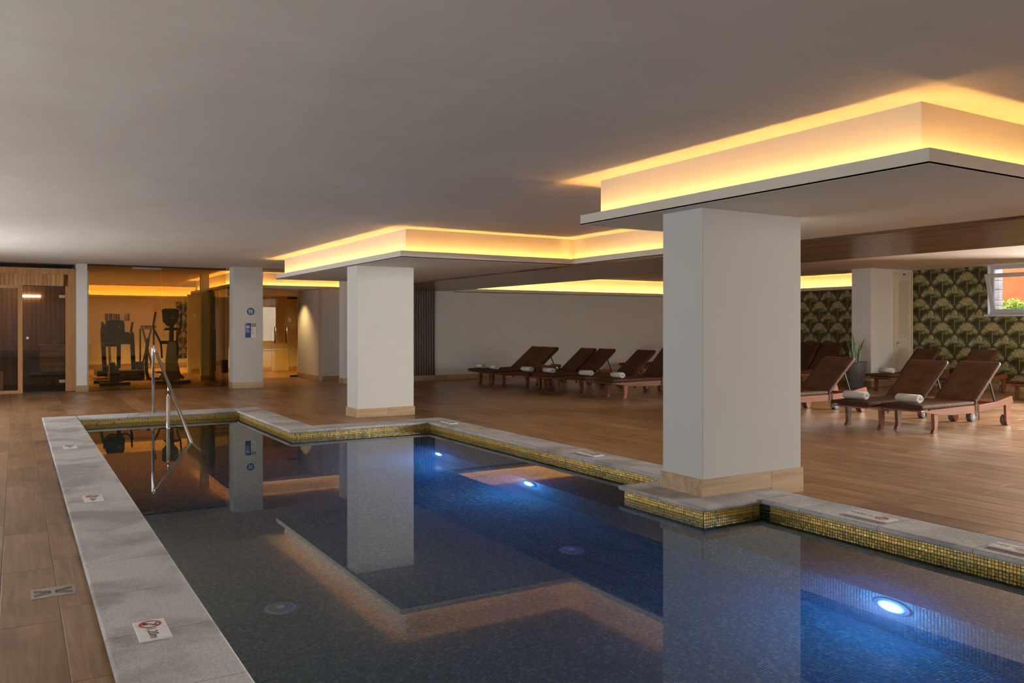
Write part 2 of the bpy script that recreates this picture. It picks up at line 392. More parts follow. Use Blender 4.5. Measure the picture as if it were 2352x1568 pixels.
fl = struct_root('floor', 'brown wood-look plank tiles laid lengthwise round the pool')
bed = MB()
for r in rect_sub(rect_sub([(XL - .3, XR + .1, YF - .1, 36.0)], HOLES[0]), HOLES[1]): bed.box(r[0], r[1], r[2], r[3], -.12, -.0018)
obj('grout_bed', bed, M['grout'], fl)
planks = []
PW, PL = .29, 1.12
row = 0; x = .212 - PW * 12
while x < XR:
    y = YF - rng.random() * PL - ((row % 3) * .37)
    while y < 36.0:
        r = [(x + .0025, min(x + PW - .0025, XR), max(y + .0025, YF), min(y + PL - .0025, 35.9))]
        if r[0][2] < r[0][3]:
            for h in HOLES: r = rect_sub(r, h)
            for q in r:
                if q[1] - q[0] > .02 and q[3] - q[2] > .02: planks.append((q, rng.random()))
        y += PL
    x += PW; row += 1
def plank_mesh(mb, q, tone):
    e = .002
    x0, x1, y0, y1 = q; zt = 0.0
    mb.add([(x0, y0, -.0012), (x1, y0, -.0012), (x1, y1, -.0012), (x0, y1, -.0012), (x0 + e, y0 + e, zt), (x1 - e, y0 + e, zt), (x1 - e, y1 - e, zt), (x0 + e, y1 - e, zt)],
           [(4, 5, 6, 7), (0, 1, 5, 4), (1, 2, 6, 5), (2, 3, 7, 6), (3, 0, 4, 7)], tone)
def share(q):
    cx, cy_ = (q[0] + q[1]) / 2, (q[2] + q[3]) / 2
    px, py, d = proj((cx, cy_, 0))
    if d < .5 or not (-60 < px < 2412 and -60 < py < 1640): return 0
    if .37 < cx < 5.9 and cy_ < 15 : return 0
    return (q[1] - q[0]) * (q[3] - q[2]) / d ** 3
planks.sort(key=lambda t: -share(t[0]))
for q, tn in planks[:298]:
    mb = MB(); plank_mesh(mb, q, tn); obj('plank', mb, M['plank'], fl, recalc=False)
mb = MB()
for q, tn in planks[298:]: plank_mesh(mb, q, tn)
o = obj('planks_beyond', mb, M['plank'], fl, recalc=False); o['kind'] = 'stuff'

# ---- ceiling and enclosing walls
struct('ceiling', MB().box(-4.4, XR + .3, YF - .3, 36.2, ZC, ZC + .3), M['ceiling'], 'taupe limewashed ceiling over the whole hall')

def window_wall(name, axis, pos, thick, span, z1, openings, label, mat='plaster'):
    """solid wall with rectangular openings (a, b, z0, z1) along its length"""
    rects = [(span[0], span[1], 0, z1)]
    for o_ in openings: rects = rect_sub(rects, o_)
    mb = MB()
    for a, b, c, d in rects:
        if axis == 'x': mb.box(min(pos, pos + thick), max(pos, pos + thick), a, b, c, d)
        else: mb.box(a, b, min(pos, pos + thick), max(pos, pos + thick), c, d)
    return struct(name, mb, M[mat], label, recalc=False)
left_open = [(yc - 2.3, yc + 2.3, .25, 2.6) for yc in (-.6, 5.2, 11.0, 16.8)]
window_wall('wall_left', 'x', XL, -.2, (YF, 22.5), ZC, [o_ for o_ in left_open], 'white side wall with tall glazed openings left of the pool')
window_wall('wall_front', 'y', YF, -.2, (XL, XR), ZC, [(11.1, 18.9, .55, 2.85)], 'white wall with a wide window behind the camera')
wn_i = [0]
def window_unit(axis, pos, a, b, z0, z1, label, mull=1):
    wn_i[0] += 1; r = struct_root('window_%d' % wn_i[0], label)
    w = .06
    def B(mb, a0, a1, c0, c1, t=.05):
        if axis == 'x': mb.box(pos - t / 2, pos + t / 2, a0, a1, c0, c1)
        else: mb.box(a0, a1, pos - t / 2, pos + t / 2, c0, c1)
    mb = MB(); B(mb, a, a + w, z0, z1); B(mb, b - w, b, z0, z1); B(mb, a + w, b - w, z0, z0 + w); B(mb, a + w, b - w, z1 - w, z1)
    for k in range(1, mull + 1):
        c = a + (b - a) * k / (mull + 1); B(mb, c - w / 2, c + w / 2, z0 + w, z1 - w)
    obj('frame', mb, M['frame_white'], r); g = MB(); B(g, a + w, b - w, z0 + w, z1 - w, .008); obj('pane', g, M['glass'], r)
for i, yc in enumerate((-.6, 5.2, 11.0, 16.8)): window_unit('x', XL - .05, yc - 2.3, yc + 2.3, .25, 2.6, 'tall glazed window in the left wall', 2)
window_unit('y', YF - .05, 11.1, 18.9, .55, 2.85, 'wide window behind the camera, on the lounger side', 3)
struct('wall_sun_block', MB().box(-4.4, -4.25, YF - .3, 22.6, -.1, ZC), M['plaster'], 'unseen white wall added outside the left windows to block the sun')  # unseen wall, added to keep the sun out of the left windows

# ---- right wall with palm wallpaper and high windows
WIN = [(.5, 2.7), (3.5, 5.7), (6.3, 8.5), (9.0, 11.48)]
WZ0, WZ1 = 1.86, 3.07
window_wall('wall_right', 'x', XR + .02, .3, (YF, YB + .3), ZC, [(a, b, WZ0, WZ1) for a, b in WIN], 'wall behind the palm wallpaper on the right')

def palm_tile(n=50, ss=5):
    N = n * ss; img = np.zeros((N, N, 3)); img[:] = (.030, .028, .012)
    rr = np.random.default_rng(3)
    def put(px, pz, c): img[int(math.floor(pz)) % N, int(math.floor(px)) % N] = c
    def stroke(p, q, w, ca, cb):
        L = math.hypot(q[0] - p[0], q[1] - p[1]); m = max(2, int(L * 1.4))
        for t in np.linspace(0, 1, m):
            c = np.array(ca) * (1 - t) + np.array(cb) * t; ww = w * (1 - .75 * t)
            for s in np.arange(-ww, ww + .5, .8):
                put(p[0] + (q[0] - p[0]) * t + s * .6, p[1] + (q[1] - p[1]) * t + s * .6, c)
    for _ in range(420):
        p = rr.random(2) * N; a = rr.random() * 6.28; L = 6 + rr.random() * 16; k = .3 + rr.random() * 1.5
        stroke(p, (p[0] + math.cos(a) * L, p[1] + math.sin(a) * L), 1, np.array((.055, .055, .020)) * k, np.array((.02, .02, .008)))
    def frond(cx, cz, phi, L, drop, hang, ca, cb, step=4.6, w=1.2):
        """arching rib with leaflets hanging off both sides"""
        sx, cz_ = math.sin(phi), math.cos(phi); n_ = int(L / step)
        for i in range(n_, -1, -1):
            t = (i + .3) / (n_ + .5); bx = cx + sx * L * t; bz = cz + cz_ * L * t - drop * t * t
            tx, tz = sx * L, cz_ * L - 2 * drop * t; m = math.hypot(tx, tz); tx, tz = tx / m, tz / m
            ln = hang * (math.sin(math.pi * min(1, .12 + .86 * t)) ** .6)
            f = (.22 + .2 * rr.random()) if rr.random() < .38 else (.65 + .5 * rr.random())
            for sd in (1, -1):
                dx = -tz * sd * .75 + tx * .8; dz = tx * sd * .75 + tz * .8 - .45
                q = math.hypot(dx, dz); stroke((bx, bz), (bx + dx / q * ln, bz + dz / q * ln), w, np.array(ca) * f, np.array(cb) * f)
        for t in np.linspace(0, 1, int(L)):
            put(cx + sx * L * t, cz + cz_ * L * t - drop * t * t, np.array(ca) * 1.1)
    H = N * .86
    for cx, cz in ((.75 * N, .80 * N), (.25 * N, .30 * N)):
        for ph in (-1.9, -1.6, 1.6, 1.9): frond(cx, cz - .10 * H, ph, H * .46, H * .22, H * .16, (.050, .042, .018), (.016, .014, .006))
        for ph in (-1.5, -1.15, 1.15, 1.5): frond(cx, cz, ph, H * .52, H * .30, H * .20, (.15, .11, .05), (.035, .028, .012))
        for ph in (-1.0, 1.0): frond(cx, cz + .02 * H, ph, H * .56, H * .44, H * .24, (.42, .38, .25), (.12, .13, .05), 4.4, 1.2)
        for ph in (-.62, .70): frond(cx, cz, ph, H * .48, H * .30, H * .24, (.33, .34, .18), (.10, .15, .03), 4.4, 1.2)
        for ph in (1.0,): frond(cx, cz - .18 * H, ph, H * .36, H * .16, H * .14, (.26, .30, .06), (.06, .09, .015), 7.0, 1.0)
        for ph in (-1.0, -.6, -.25, .12, .5, .9): frond(cx, cz + .10 * H, ph, H * .36, H * .10, H * .09, (.50, .40, .24), (.20, .17, .07), 5.0, 1.0)
        for t in np.linspace(0, 1, 240):
            for w in range(-3, 4): put(cx + w, cz - H * .58 + t * H * .78, np.array((.26, .24, .09)) * (1 - abs(w) / 5))
    return img.reshape(n, ss, n, ss, 3).mean(axis=(1, 3))
PT = palm_tile()
def palm_sheet(name, horiz0, horiz1, z0, z1, place, holes=(), cell=.0128, phase=0):
    """flat printed sheet; place(h, z) -> 3-D point; the print is stored as a colour per face corner"""
    nh = int(round((horiz1 - horiz0) / cell)); nz = int(round((z1 - z0) / cell))
    hs = np.linspace(horiz0, horiz1, nh + 1); zs = np.linspace(z0, z1, nz + 1)
    V = np.empty((nz + 1, nh + 1, 3)); HH, ZZ = np.meshgrid(hs, zs); px, py, pz = place(HH, ZZ)
    V[..., 0] = px; V[..., 1] = py; V[..., 2] = pz
    jj, ii = np.meshgrid(np.arange(nh), np.arange(nz)); a = ii * (nh + 1) + jj
    hc = (hs[:-1] + hs[1:]) / 2; zc_ = (zs[:-1] + zs[1:]) / 2; HC, ZC_ = np.meshgrid(hc, zc_)
    keep = np.ones_like(HC, bool)
    for h0, h1, b0, b1 in holes: keep &= ~((HC > h0) & (HC < h1) & (ZC_ > b0) & (ZC_ < b1))
    F = np.stack([a, a + 1, a + nh + 2, a + nh + 1], -1)[keep]
    c = PT[(np.floor(ZC_ / .0128).astype(int)) % 50, (np.floor((HC + phase) / .0128).astype(int)) % 50][keep]
    me = fast_mesh(name, V.reshape(-1, 3), F)
    at = me.color_attributes.new('print', 'FLOAT_COLOR', 'CORNER')
    cc = np.ones((len(F), 4, 4), np.float32); cc[..., :3] = c[:, None, :]; at.data.foreach_set('color', cc.ravel())
    setmat(me, M['palm']); return me
def fast_mesh(name, V, F):
    me = bpy.data.meshes.new(name); V = np.ascontiguousarray(V, np.float32); F = np.ascontiguousarray(F, np.int32)
    me.vertices.add(len(V)); me.vertices.foreach_set('co', V.ravel())
    me.loops.add(F.size); me.loops.foreach_set('vertex_index', F.ravel())
    me.polygons.add(len(F)); me.polygons.foreach_set('loop_start', np.arange(0, F.size, 4, dtype=np.int32))
    try: me.polygons.foreach_set('loop_total', np.full(len(F), 4, np.int32))
    except Exception: pass
    me.update(calc_edges=True); me.validate(); return me
# facing -X: horizontal runs with -Y so that the print is not mirrored
me = palm_sheet('palm_wallpaper', -14.0, -6.0, .16, ZC - .002, lambda h, z: (np.full_like(h, XR), -h, z), [(-b, -a, WZ0, WZ1 + .1) for a, b in WIN])
o = link('palm_wallpaper', me); tag(o, kind='structure'); o['label'] = 'dark green palm-leaf wallpaper round the high window'
me = palm_sheet('palm_wallpaper', -YB, -14.04, .16, ZS + .1, lambda h, z: (np.full_like(h, XR), -h, z))
o = link('palm_wallpaper', me); tag(o, kind='structure'); o['label'] = 'palm-leaf wallpaper under the lit cove behind the loungers'

# visible window: white reveal, outer frame, hopper sash tilted into the room
wn_i[0] += 1; w = struct_root('window_%d' % wn_i[0], 'white hopper window tilted open beside the palm wallpaper')
a, b = WIN[3]
mb = MB(); mb.box(XR + .16, XR + .22, b - .07, b, WZ0, WZ1); mb.box(XR + .16, XR + .22, a, a + .07, WZ0, WZ1); mb.box(XR + .16, XR + .22, a + .07, b - .07, WZ0, WZ0 + .07); mb.box(XR + .16, XR + .22, a + .07, b - .07, WZ1 - .09, WZ1)
obj('frame', mb, M['frame_white'], w)
obj('sill', MB().box(XR - .05, XR + .2, a - .05, b + .06, WZ0 - .05, WZ0), M['frame_white'], w, bevel=.006)
sash = MB(); fz = WZ0 + .03; h_ = 1.0; tl = R(18)
def sp(y, s, t=0): return (XR + .05 - math.sin(tl) * s + math.cos(tl) * t, y, fz + math.cos(tl) * s + math.sin(tl) * t)
for y0, y1, s0, s1 in ((b - .16, b - .07, 0, h_), (a + .07, a + .16, 0, h_), (a + .16, b - .16, 0, .09), (a + .16, b - .16, h_ - .09, h_)):
    vs = [sp(y, s, t) for t in (0, .05) for y, s in ((y0, s0), (y1, s0), (y1, s1), (y0, s1))]
    sash.add(vs, [(0, 3, 2, 1), (4, 5, 6, 7), (0, 1, 5, 4), (1, 2, 6, 5), (2, 3, 7, 6), (3, 0, 4, 7)])
sh = obj('sash', sash, M['frame_white'], w)
g = MB(); vs = [sp(y, s, t) for t in (.02, .028) for y, s in ((a + .15, .08), (b - .15, .08), (b - .15, h_ - .08), (a + .15, h_ - .08))]
g.add(vs, [(0, 3, 2, 1), (4, 5, 6, 7), (0, 1, 5, 4), (1, 2, 6, 5), (2, 3, 7, 6), (3, 0, 4, 7)]); obj('pane', g, M['glass'], w)
hd = MB(); c_ = sp((a + b) / 2, h_ - .045, -.02); hd.box(c_[0] - .02, c_[0] + .01, c_[1] - .05, c_[1] + .05, c_[2] - .012, c_[2] + .012); obj('handle', hd, M['greyplastic'], w)
for (a2, b2) in WIN[:3]: window_unit('x', XR + .2, a2, b2, WZ0, WZ1 - .002, 'high white window further along the right wall', 0)

# column-like casing with louvred door, against the right wall
struct('wall_casing', MB().box(18.92, XR + .02, 13.47, 14.04, 0, ZC), M['plaster'], 'white boxed-out casing between the two wallpapered walls')
dr = struct_root('door_1', 'cream louvred door beside the palm wallpaper')
dx0, dx1, dz0, dz1 = 19.84, 20.62, .02, 2.96
mb = MB(); mb.box(dx0, dx0 + .05, 13.41, 13.468, dz0, dz1 + .05); mb.box(dx1 - .05, dx1, 13.41, 13.468, dz0, dz1 + .05); mb.box(dx0 + .05, dx1 - .05, 13.41, 13.468, dz1, dz1 + .05)
obj('door_frame', mb, M['louvre'], dr)
mb = MB()
for x0, x1, z0, z1 in ((dx0 + .06, dx0 + .17, dz0, dz1), (dx1 - .17, dx1 - .06, dz0, dz1), (dx0 + .17, dx1 - .17, dz0, .2), (dx0 + .17, dx1 - .17, 1.02, 1.2), (dx0 + .17, dx1 - .17, dz1 - .17, dz1)): mb.box(x0, x1, 13.425, 13.468, z0, z1)
lf = obj('door_leaf', mb, M['louvre'], dr)
k = 0; z = 2.78 - .045
while z > .2:
    if not (1.0 < z < 1.23):
        mb = MB(); mb.add([(dx0 + .17, 13.428, z - .026), (dx1 - .17, 13.428, z - .026), (dx1 - .17, 13.46, z + .022), (dx0 + .17, 13.46, z + .022),
                           (dx0 + .17, 13.428, z - .018), (dx1 - .17, 13.428, z - .018), (dx1 - .17, 13.46, z + .03), (dx0 + .17, 13.46, z + .03)],
                          [(0, 3, 2, 1), (4, 5, 6, 7), (0, 1, 5, 4), (1, 2, 6, 5), (2, 3, 7, 6), (3, 0, 4, 7)])
        obj('slat', mb, M['louvre'], lf, recalc=False)
    z -= .046
mb = MB(); mb.disc((dx0 + .115, 13.41, 1.13), .022, 'y', .02); mb.box(dx0 + .11, dx0 + .22, 13.39, 13.405, 1.12, 1.135); obj('handle', mb, M['brushed'], dr)
mb = MB(); mb.disc((dx0 + .11, 13.418, 1.05), .012, 'y', .01); obj('lock', mb, M['black'], dr)
obj('door_stop', MB().box(20.2, 20.28, 13.4, 13.43, 2.93, 2.955), M['dark_metal'], dr)

# ---- back wall, niche and corridor walls
struct('wall_back', MB().box(7.66, XR + .02, YB, YB + .3, 0, ZC), M['plaster'], 'long white wall behind the loungers')
struct('wall_niche', MB().box(7.46, 9.4, 22.85, 23.05, 0, ZS), M['plaster'], 'white corridor wall returning behind the pillar')
struct('wall_corridor', MB().box(7.42, 7.58, 23.05, 25.1, 0, ZS), M['plaster'], 'white corridor side wall leading to the glass doors')
struct('wall_inner', MB().box(4.9, 9.6, 29.0, 29.2, 0, ZS), M['plaster'], 'warm lit wall beyond the corridor doors')
struct('wall_inner_side', MB().box(9.4, 9.6, 23.05, 29.0, 0, ZS), M['plaster'], 'side wall beyond the corridor doors')
struct('wall_gym', MB().box(.2, 9.6, 34.2, 34.4, 0, ZC), M['plaster'], 'far wall of the gym')
struct('wall_gym_side', MB().box(1.24, 1.46, 22.55, 34.2, 0, ZC), M['plaster'], 'side wall of the gym')
struct('wall_pier', MB().box(1.24, 1.47, 22.28, 22.54, 0, ZC), M['plaster'], 'white pier between the sauna and the gym glass')
struct('wall_sauna_side', MB().box(-3.0, -2.8, 22.5, 26, 0, ZC), M['plaster'], 'wall at the far side of the sauna')
struct('wall_gym_post', MB().box(4.56, 4.78, 24.9, 25.12, 0, ZC), M['plaster'], 'slim white post inside the gym glass')

# ---- baseboards: runs of separate tiles
def skirting(name, axis, pos, a, b, out, h=.15, t=.016, L=1.15, start=0, z0=0, label=None):
    r = struct_root(name, label); c = a - start
    while c < b:
        p, q = max(c, a), min(c + L - .004, b)
        if q - p > .02:
            mb = MB(); tn = rng.random()
            lo, hi = min(pos, pos + out * t), max(pos, pos + out * t)
            if axis == 'x': mb.box(p, q, lo, hi, z0, z0 + h, tn)
            else: mb.box(lo, hi, p, q, z0, z0 + h, tn)
            obj('skirting_tile', mb, M['skirt'], r, recalc=False)
        c += L
    return r
skirting('baseboard_back', 'x', YB, 7.66, XR, -1, start=.3, label='wood-look skirting along the long white wall')
skirting('baseboard_right', 'y', XR, -3.9, 13.45, -1, start=.2, label='wood-look skirting under the palm wallpaper')
skirting('baseboard_right_far', 'y', XR, 14.05, YB - .02, -1, start=.4, label='wood-look skirting behind the far loungers')
skirting('baseboard_casing', 'x', 13.47, 18.92, 19.82, -1, label='skirting of the boxed-out casing')
skirting('baseboard_casing_side', 'y', 18.92, 13.454, 14.04, -1, label='skirting on the shaded side of the casing')
skirting('baseboard_niche', 'x', 22.85, 7.46, 9.3, -1, label='skirting of the corridor return wall')
skirting('baseboard_corridor', 'y', 7.42, 23.05, 25.1, -1, label='skirting of the corridor side wall')
skirting('baseboard_back_end', 'y', 7.66, YB, YB + .3, -1, label='skirting on the end of the long white wall')
skirting('baseboard_pier', 'x', 22.28, 1.225, 1.47, -1, label='skirting of the pier beside the sauna')
skirting('baseboard_gym', 'x', 34.2, 1.5, 9.0, -1, label='skirting of the gym far wall')
skirting('baseboard_inner', 'x', 29.0, 5.0, 9.4, -1, label='skirting beyond the corridor doors')
skirting('baseboard_gym_post', 'x', 24.9, 4.545, 4.795, -1, label='skirting of the slim gym post')

# ---- columns
def column(x0, x1, y0, y1, z0, splitx, label, splity=None):
    r = struct_root('column', label)
    obj('shaft', MB().box(x0, x1, y0, y1, z0 if z0 < .05 else ZK - .03, ZS if z0 < 1 and x1 < 6.6 and y0 < 20 else ZC), M['column'], r, bevel=.004, seg=1)
    t = .016; h = .15; e = .002
    for a, b in ((x0 - t, splitx - e), (splitx + e, x1 + t)):
        obj('skirting_tile', MB().box(a, b, y0 - t, y0, z0 if a < splitx else 0, z0 + h, rng.random()), M['skirt'], r)
        obj('skirting_tile', MB().box(a, b, y1, y1 + t, z0 if z0 < .05 else 0, z0 + h, rng.random()), M['skirt'], r)
    for xx in (x0 - t, x1):
        obj('skirting_tile', MB().box(xx, xx + t, y0, y1, z0 if xx < 6 else 0, z0 + h, rng.random()), M['skirt'], r)
    return r
column(5.165, 6.44, 5.34, 5.86, ZK, 6.02, 'large white column standing on the pool edge, nearest the camera')
column(5.03, 6.09, 13.53, 14.03, 0, 5.6, 'white column standing behind the far step of the pool')
column(4.70, 5.44, 21.46, 21.88, 0, 5.3, 'white column with the round blue sign, beside the gym glass')

# ---- dropped soffit with lit coves
sf = struct_root('ceiling_soffit', 'dropped ceiling soffit with warm light coves stepping round the columns')
mb = MB()
for x0, x1, y0, y1 in ((8.28, 10.9, YF, YB), (5.15, 8.28, 3.29, 6.79), (5.13, 8.28, 11.69, 18.35), (5.13, 8.28, 23.50, 29.0), (8.28, 9.4, YB + .3, 29.0)): mb.box(x0, x1, y0, y1, ZS + .012, ZC)
obj('riser', mb, M['soffit'], sf, recalc=False)
mb = MB()
for x0, x1, y0, y1 in ((8.13, 10.9, YF, YB), (5.0, 8.13, 3.14, 6.94), (4.98, 8.13, 11.54, 18.5), (4.98, 8.13, 23.35, 29.0), (8.13, 9.4, YB + .3, 29.0)): mb.box(x0, x1, y0, y1, ZS, ZS + .012)
obj('ledge', mb, M['soffit'], sf, recalc=False)
CON = [(8.13, YF), (8.13, 3.14), (5.0, 3.14), (5.0, 6.94), (8.13, 6.94), (8.13, 11.54), (4.98, 11.54), (4.98, 18.5), (8.13, 18.5), (8.13, 23.35), (4.98, 23.35), (4.98, 29.0)]
def offset_line(pts, d):
    ns = []
    for p, q in zip(pts, pts[1:]):
        L = math.hypot(q[0] - p[0], q[1] - p[1]); ns.append(((q[1] - p[1]) / L, -(q[0] - p[0]) / L))
    out = []
    for i, p in enumerate(pts):
        a = ns[max(i - 1, 0)]; b = ns[min(i, len(ns) - 1)]
        if i in (0, len(pts) - 1): out.append((p[0] + a[0] * d if i else p[0] + b[0] * d, p[1] + a[1] * d if i else p[1] + b[1] * d))
        else: out.append((p[0] + (a[0] + b[0]) * d, p[1] + (a[1] + b[1]) * d))
    return out
def cove(parent, con, zs, ledmat='led', off=.055):
    inn = offset_line(con, .012); l0 = offset_line(con, off - .007); l1 = offset_line(con, off + .007)
    for i in range(len(con) - 1):
        mb = MB(); b4 = [con[i], con[i + 1], inn[i + 1], inn[i]]
        vs = [(x, y, zs - .002) for x, y in b4] + [(x, y, zs + .1) for x, y in b4]
        mb.add(vs, [(0, 3, 2, 1), (4, 5, 6, 7), (0, 1, 5, 4), (1, 2, 6, 5), (2, 3, 7, 6), (3, 0, 4, 7)]); obj('lip', mb, M['soffit'], parent)
        def sh(p, q, d=.05):
            L = math.hypot(q[0] - p[0], q[1] - p[1]); return (p[0] + (q[0] - p[0]) / L * d, p[1] + (q[1] - p[1]) / L * d)
        a0, a1, c0, c1 = l0[i], l0[i + 1], l1[i], l1[i + 1]
        if i == 0: a0, c0 = sh(a0, a1), sh(c0, c1)
        if i == len(con) - 2: a1, c1 = sh(a1, a0, .25), sh(c1, c0, .25)
        mb = MB(); b4 = [a0, a1, c1, c0]
        vs = [(x, y, zs + .014) for x, y in b4] + [(x, y, zs + .02) for x, y in b4]
        mb.add(vs, [(0, 3, 2, 1), (4, 5, 6, 7), (0, 1, 5, 4), (1, 2, 6, 5), (2, 3, 7, 6), (3, 0, 4, 7)]); obj('led_strip', mb, M[ledmat], parent)
cove(sf, CON, ZS)
# slatted timber lining on the underside
for k in range(26):
    x0 = 8.155 + k * .1042
    obj('slat', MB().box(x0, x0 + .082, YF + .05, YB - .006, ZS - .03, ZS - .002), M['slat_wood'], sf, recalc=False)
# separate coves along the walls
def wall_cove(name, box, con, zs, label, led='led'):
    r = struct_root(name, label); obj('ledge', MB().box(*box, zs, zs + .012), M['soffit'], r); cove(r, con, zs, led); return r
wall_cove('trim_1', (10.9, XR, YB - .24, YB - .002), [(XR, YB - .24), (10.9, YB - .24)], 2.57, 'lit cove along the top of the long white wall', 'led_wall')
wall_cove('trim_2', (XR - .2, XR - .002, 14.05, YB - .25), [(XR - .2, 14.05), (XR - .2, YB - .25)], ZS, 'lit cove above the palm wallpaper', 'led_wall')
wall_cove('trim_3', (1.47, 9.4, 33.9, 34.198), [(9.4, 33.9), (1.47, 33.9)], ZS, 'lit cove along the gym far wall', 'led_gym')

# wall slats where the timber lining comes down the long wall
ws = struct_root('trim_4', 'dark vertical timber slats on the end of the long white wall')
for k in range(30):
    x1 = 10.42 - k * .079
    if x1 - .055 < 8.15: break
    obj('slat', MB().box(x1 - .047, x1, YB - .03, YB - .001, .15, ZS - .03), M['slat_wood_v'], ws, recalc=False)

# ================================================================== POOL
pool = struct_root('pool', 'mosaic-lined indoor pool with a raised grey stone edge')
sh = MB()
def vwall(x0, y0, x1, y1, z0, z1): sh.quad((x0, y0, z0), (x1, y1, z0), (x1, y1, z1), (x0, y0, z1))
OUT = [(.82, -.65), (.82, 15.10), (3.41, 15.10), (3.41, 11.77), (5.57, 11.77), (5.57, 6.09), (4.90, 6.09), (4.90, 5.05), (5.57, 5.05), (5.57, -.65)]
for p, q in zip(OUT, OUT[1:] + OUT[:1]): vwall(*p, *q, ZP, -.02)
for x0, x1, y0, y1 in POOL: sh.quad((x0, y0, ZP), (x1, y0, ZP), (x1, y1, ZP), (x0, y1, ZP))
obj('lining', sh, M['mosaic_far'], pool, recalc=False)
bn = MB(); bn.box(4.90, 5.569, -.649, 5.049, ZP + .001, ZB); bn.box(4.90, 5.569, 6.091, 11.769, ZP + .001, ZB)
obj('bench', bn, M['mosaic_far'], pool)
st = MB()
for k in range(4): st.box(1.0, 3.3, 15.09 - .32 * (k + 1), 15.09 - .32 * k - .001, ZP + .001, -.30 - .24 * k)
obj('step', st, M['mosaic_far'], pool)

PITCH, TSZ = .0235, .0205
def tile_field(name, org, u, v, nu, nv, mat, keep=None, tmin=0, tmax=1, power=1.0, jit=.0006, h=.003):
    """nu x nv glass tiles standing proud of a surface; returns mesh"""
    org, u, v = np.array(org, float), np.array(u, float), np.array(v, float); n = np.cross(u, v)
    I, J = np.meshgrid(np.arange(nu), np.arange(nv), indexing='ij'); I = I.ravel(); J = J.ravel()
    if keep is not None: k = keep(I, J); I, J = I[k], J[k]
    c = org + (I * PITCH)[:, None] * u + (J * PITCH)[:, None] * v; m = len(I); s = TSZ; e = .0012
    P = [c + a * u + b * v for a, b in ((0, 0), (s, 0), (s, s), (0, s))] + [c + a * u + b * v + n * h + n * (nrng.normal(size=(m, 1)) * jit) for a, b in ((e, e), (s - e, e), (s - e, s - e), (e, s - e))]
    V = np.stack(P, 1).reshape(-1, 3); b0 = (np.arange(m) * 8)[:, None]
    F = np.concatenate([b0 + np.array(f)[None] for f in ((4, 5, 6, 7), (0, 1, 5, 4), (1, 2, 6, 5), (2, 3, 7, 6), (3, 0, 4, 7))], 0)
    me = fast_mesh(name, V, F); t = tmin + (tmax - tmin) * nrng.random(m) ** power
    at = me.attributes.new('tone', 'FLOAT', 'FACE')
    if len(me.polygons) == len(F): at.data.foreach_set('value', np.tile(t, 5).astype(np.float32))
    setmat(me, mat); return me
def stuff(name, me, label=None):
    o = link(name, me, pool); o['kind'] = 'stuff'; return o
# pool floor and bench near the camera: real tiles
stuff('floor_mosaic', tile_field('floor_mosaic', (.84, 1.2, ZP), (1, 0, 0), (0, 1, 0), 172, 272, M['mosaic'], power=1.5))
stuff('bench_mosaic', tile_field('bench_mosaic', (4.91, 1.2, ZB), (1, 0, 0), (0, 1, 0), 28, 159, M['mosaic'], power=.8))
stuff('riser_mosaic', tile_field('riser_mosaic', (4.90, 4.94, ZP + .01), (0, -1, 0), (0, 0, 1), 159, 26, M['mosaic'], power=1.5))
stuff('platform_mosaic', tile_field('platform_mosaic', (4.90, 6.08, ZP + .01), (0, -1, 0), (0, 0, 1), 43, 49, M['mosaic'], power=1.5))
# gold band above and just below the water line: five rows above the water, as single tiles where they show largest
BANDS = [('right_near', (5.57, 4.94, -.02), (0, -1, 0), 240), ('platform_front', (4.90, 5.05, -.02), (1, 0, 0), 28), ('platform_side', (4.90, 6.09, -.02), (0, -1, 0), 44),
         ('right_far', (5.57, 11.76, -.02), (0, -1, 0), 237), ('step_front', (3.41, 11.77, -.02), (1, 0, 0), 92), ('step_side', (3.41, 15.09, -.02), (0, -1, 0), 142), ('far', (.82, 15.10, -.02), (1, 0, 0), 110)]
cands = []; rest = {}
for nm, org, u, n in BANDS:
    for i in range(n):
        for j in range(9):
            c = Vector(org) + Vector(u) * (i * PITCH) + Vector((0, 0, .037 - (-.02) - j * PITCH))
            px, py, d = proj(c); vis = 0 < px < 2352 and 0 < py < 1568 and c.z > ZW - .01 and c.z < .03
            cands.append((-(1 / d ** 2) if vis else 0, nm, org, u, i, j, rng.random()))
cands.sort(key=lambda t: t[0])
tile_me = {}
def one_tile(mb, org, u, i, j, tone):
    o_ = Vector(org) + Vector(u) * (i * PITCH); zt = .037 - j * PITCH; u = Vector(u); n = Vector((u.y, -u.x, 0)) * 1.0
    s = TSZ; e = .0015; h = .004
    b = [o_ + u * a + Vector((0, 0, zt - org[2] - s + c)) for a, c in ((0, 0), (s, 0), (s, s), (0, s))]
    f_ = [o_ + u * a + Vector((0, 0, zt - org[2] - s + c)) + n * (h + rng.uniform(-.0006, .0006)) for a, c in ((e, e), (s - e, e), (s - e, s - e), (e, s - e))]
    mb.add(b + f_, [(4, 5, 6, 7), (0, 1, 5, 4), (1, 2, 6, 5), (2, 3, 7, 6), (3, 0, 4, 7)], tone)
gold_tone = lambda r: min(1, max(0, 0.60 + (r - .5) * .62)) if r > .12 else .15 + r
for c in cands[:299]:
    mb = MB(); one_tile(mb, *c[2:6], gold_tone(c[6])); obj('mosaic_tile', mb, M['gold'], pool, recalc=False)
mb = MB()
for c in cands[299:]: one_tile(mb, *c[2:6], gold_tone(c[6]))
stuff('gold_band', mesh_from(mb, 'gold_band', M['gold'], recalc=False))
mb = MB()
for p, q in zip(OUT, OUT[1:] + OUT[:1]):
    mb.quad((*p, -.03), (*q, -.03), (*q, .039), (*p, .039))
obj('band_backing', mb, M['pgrout'], pool, recalc=False)

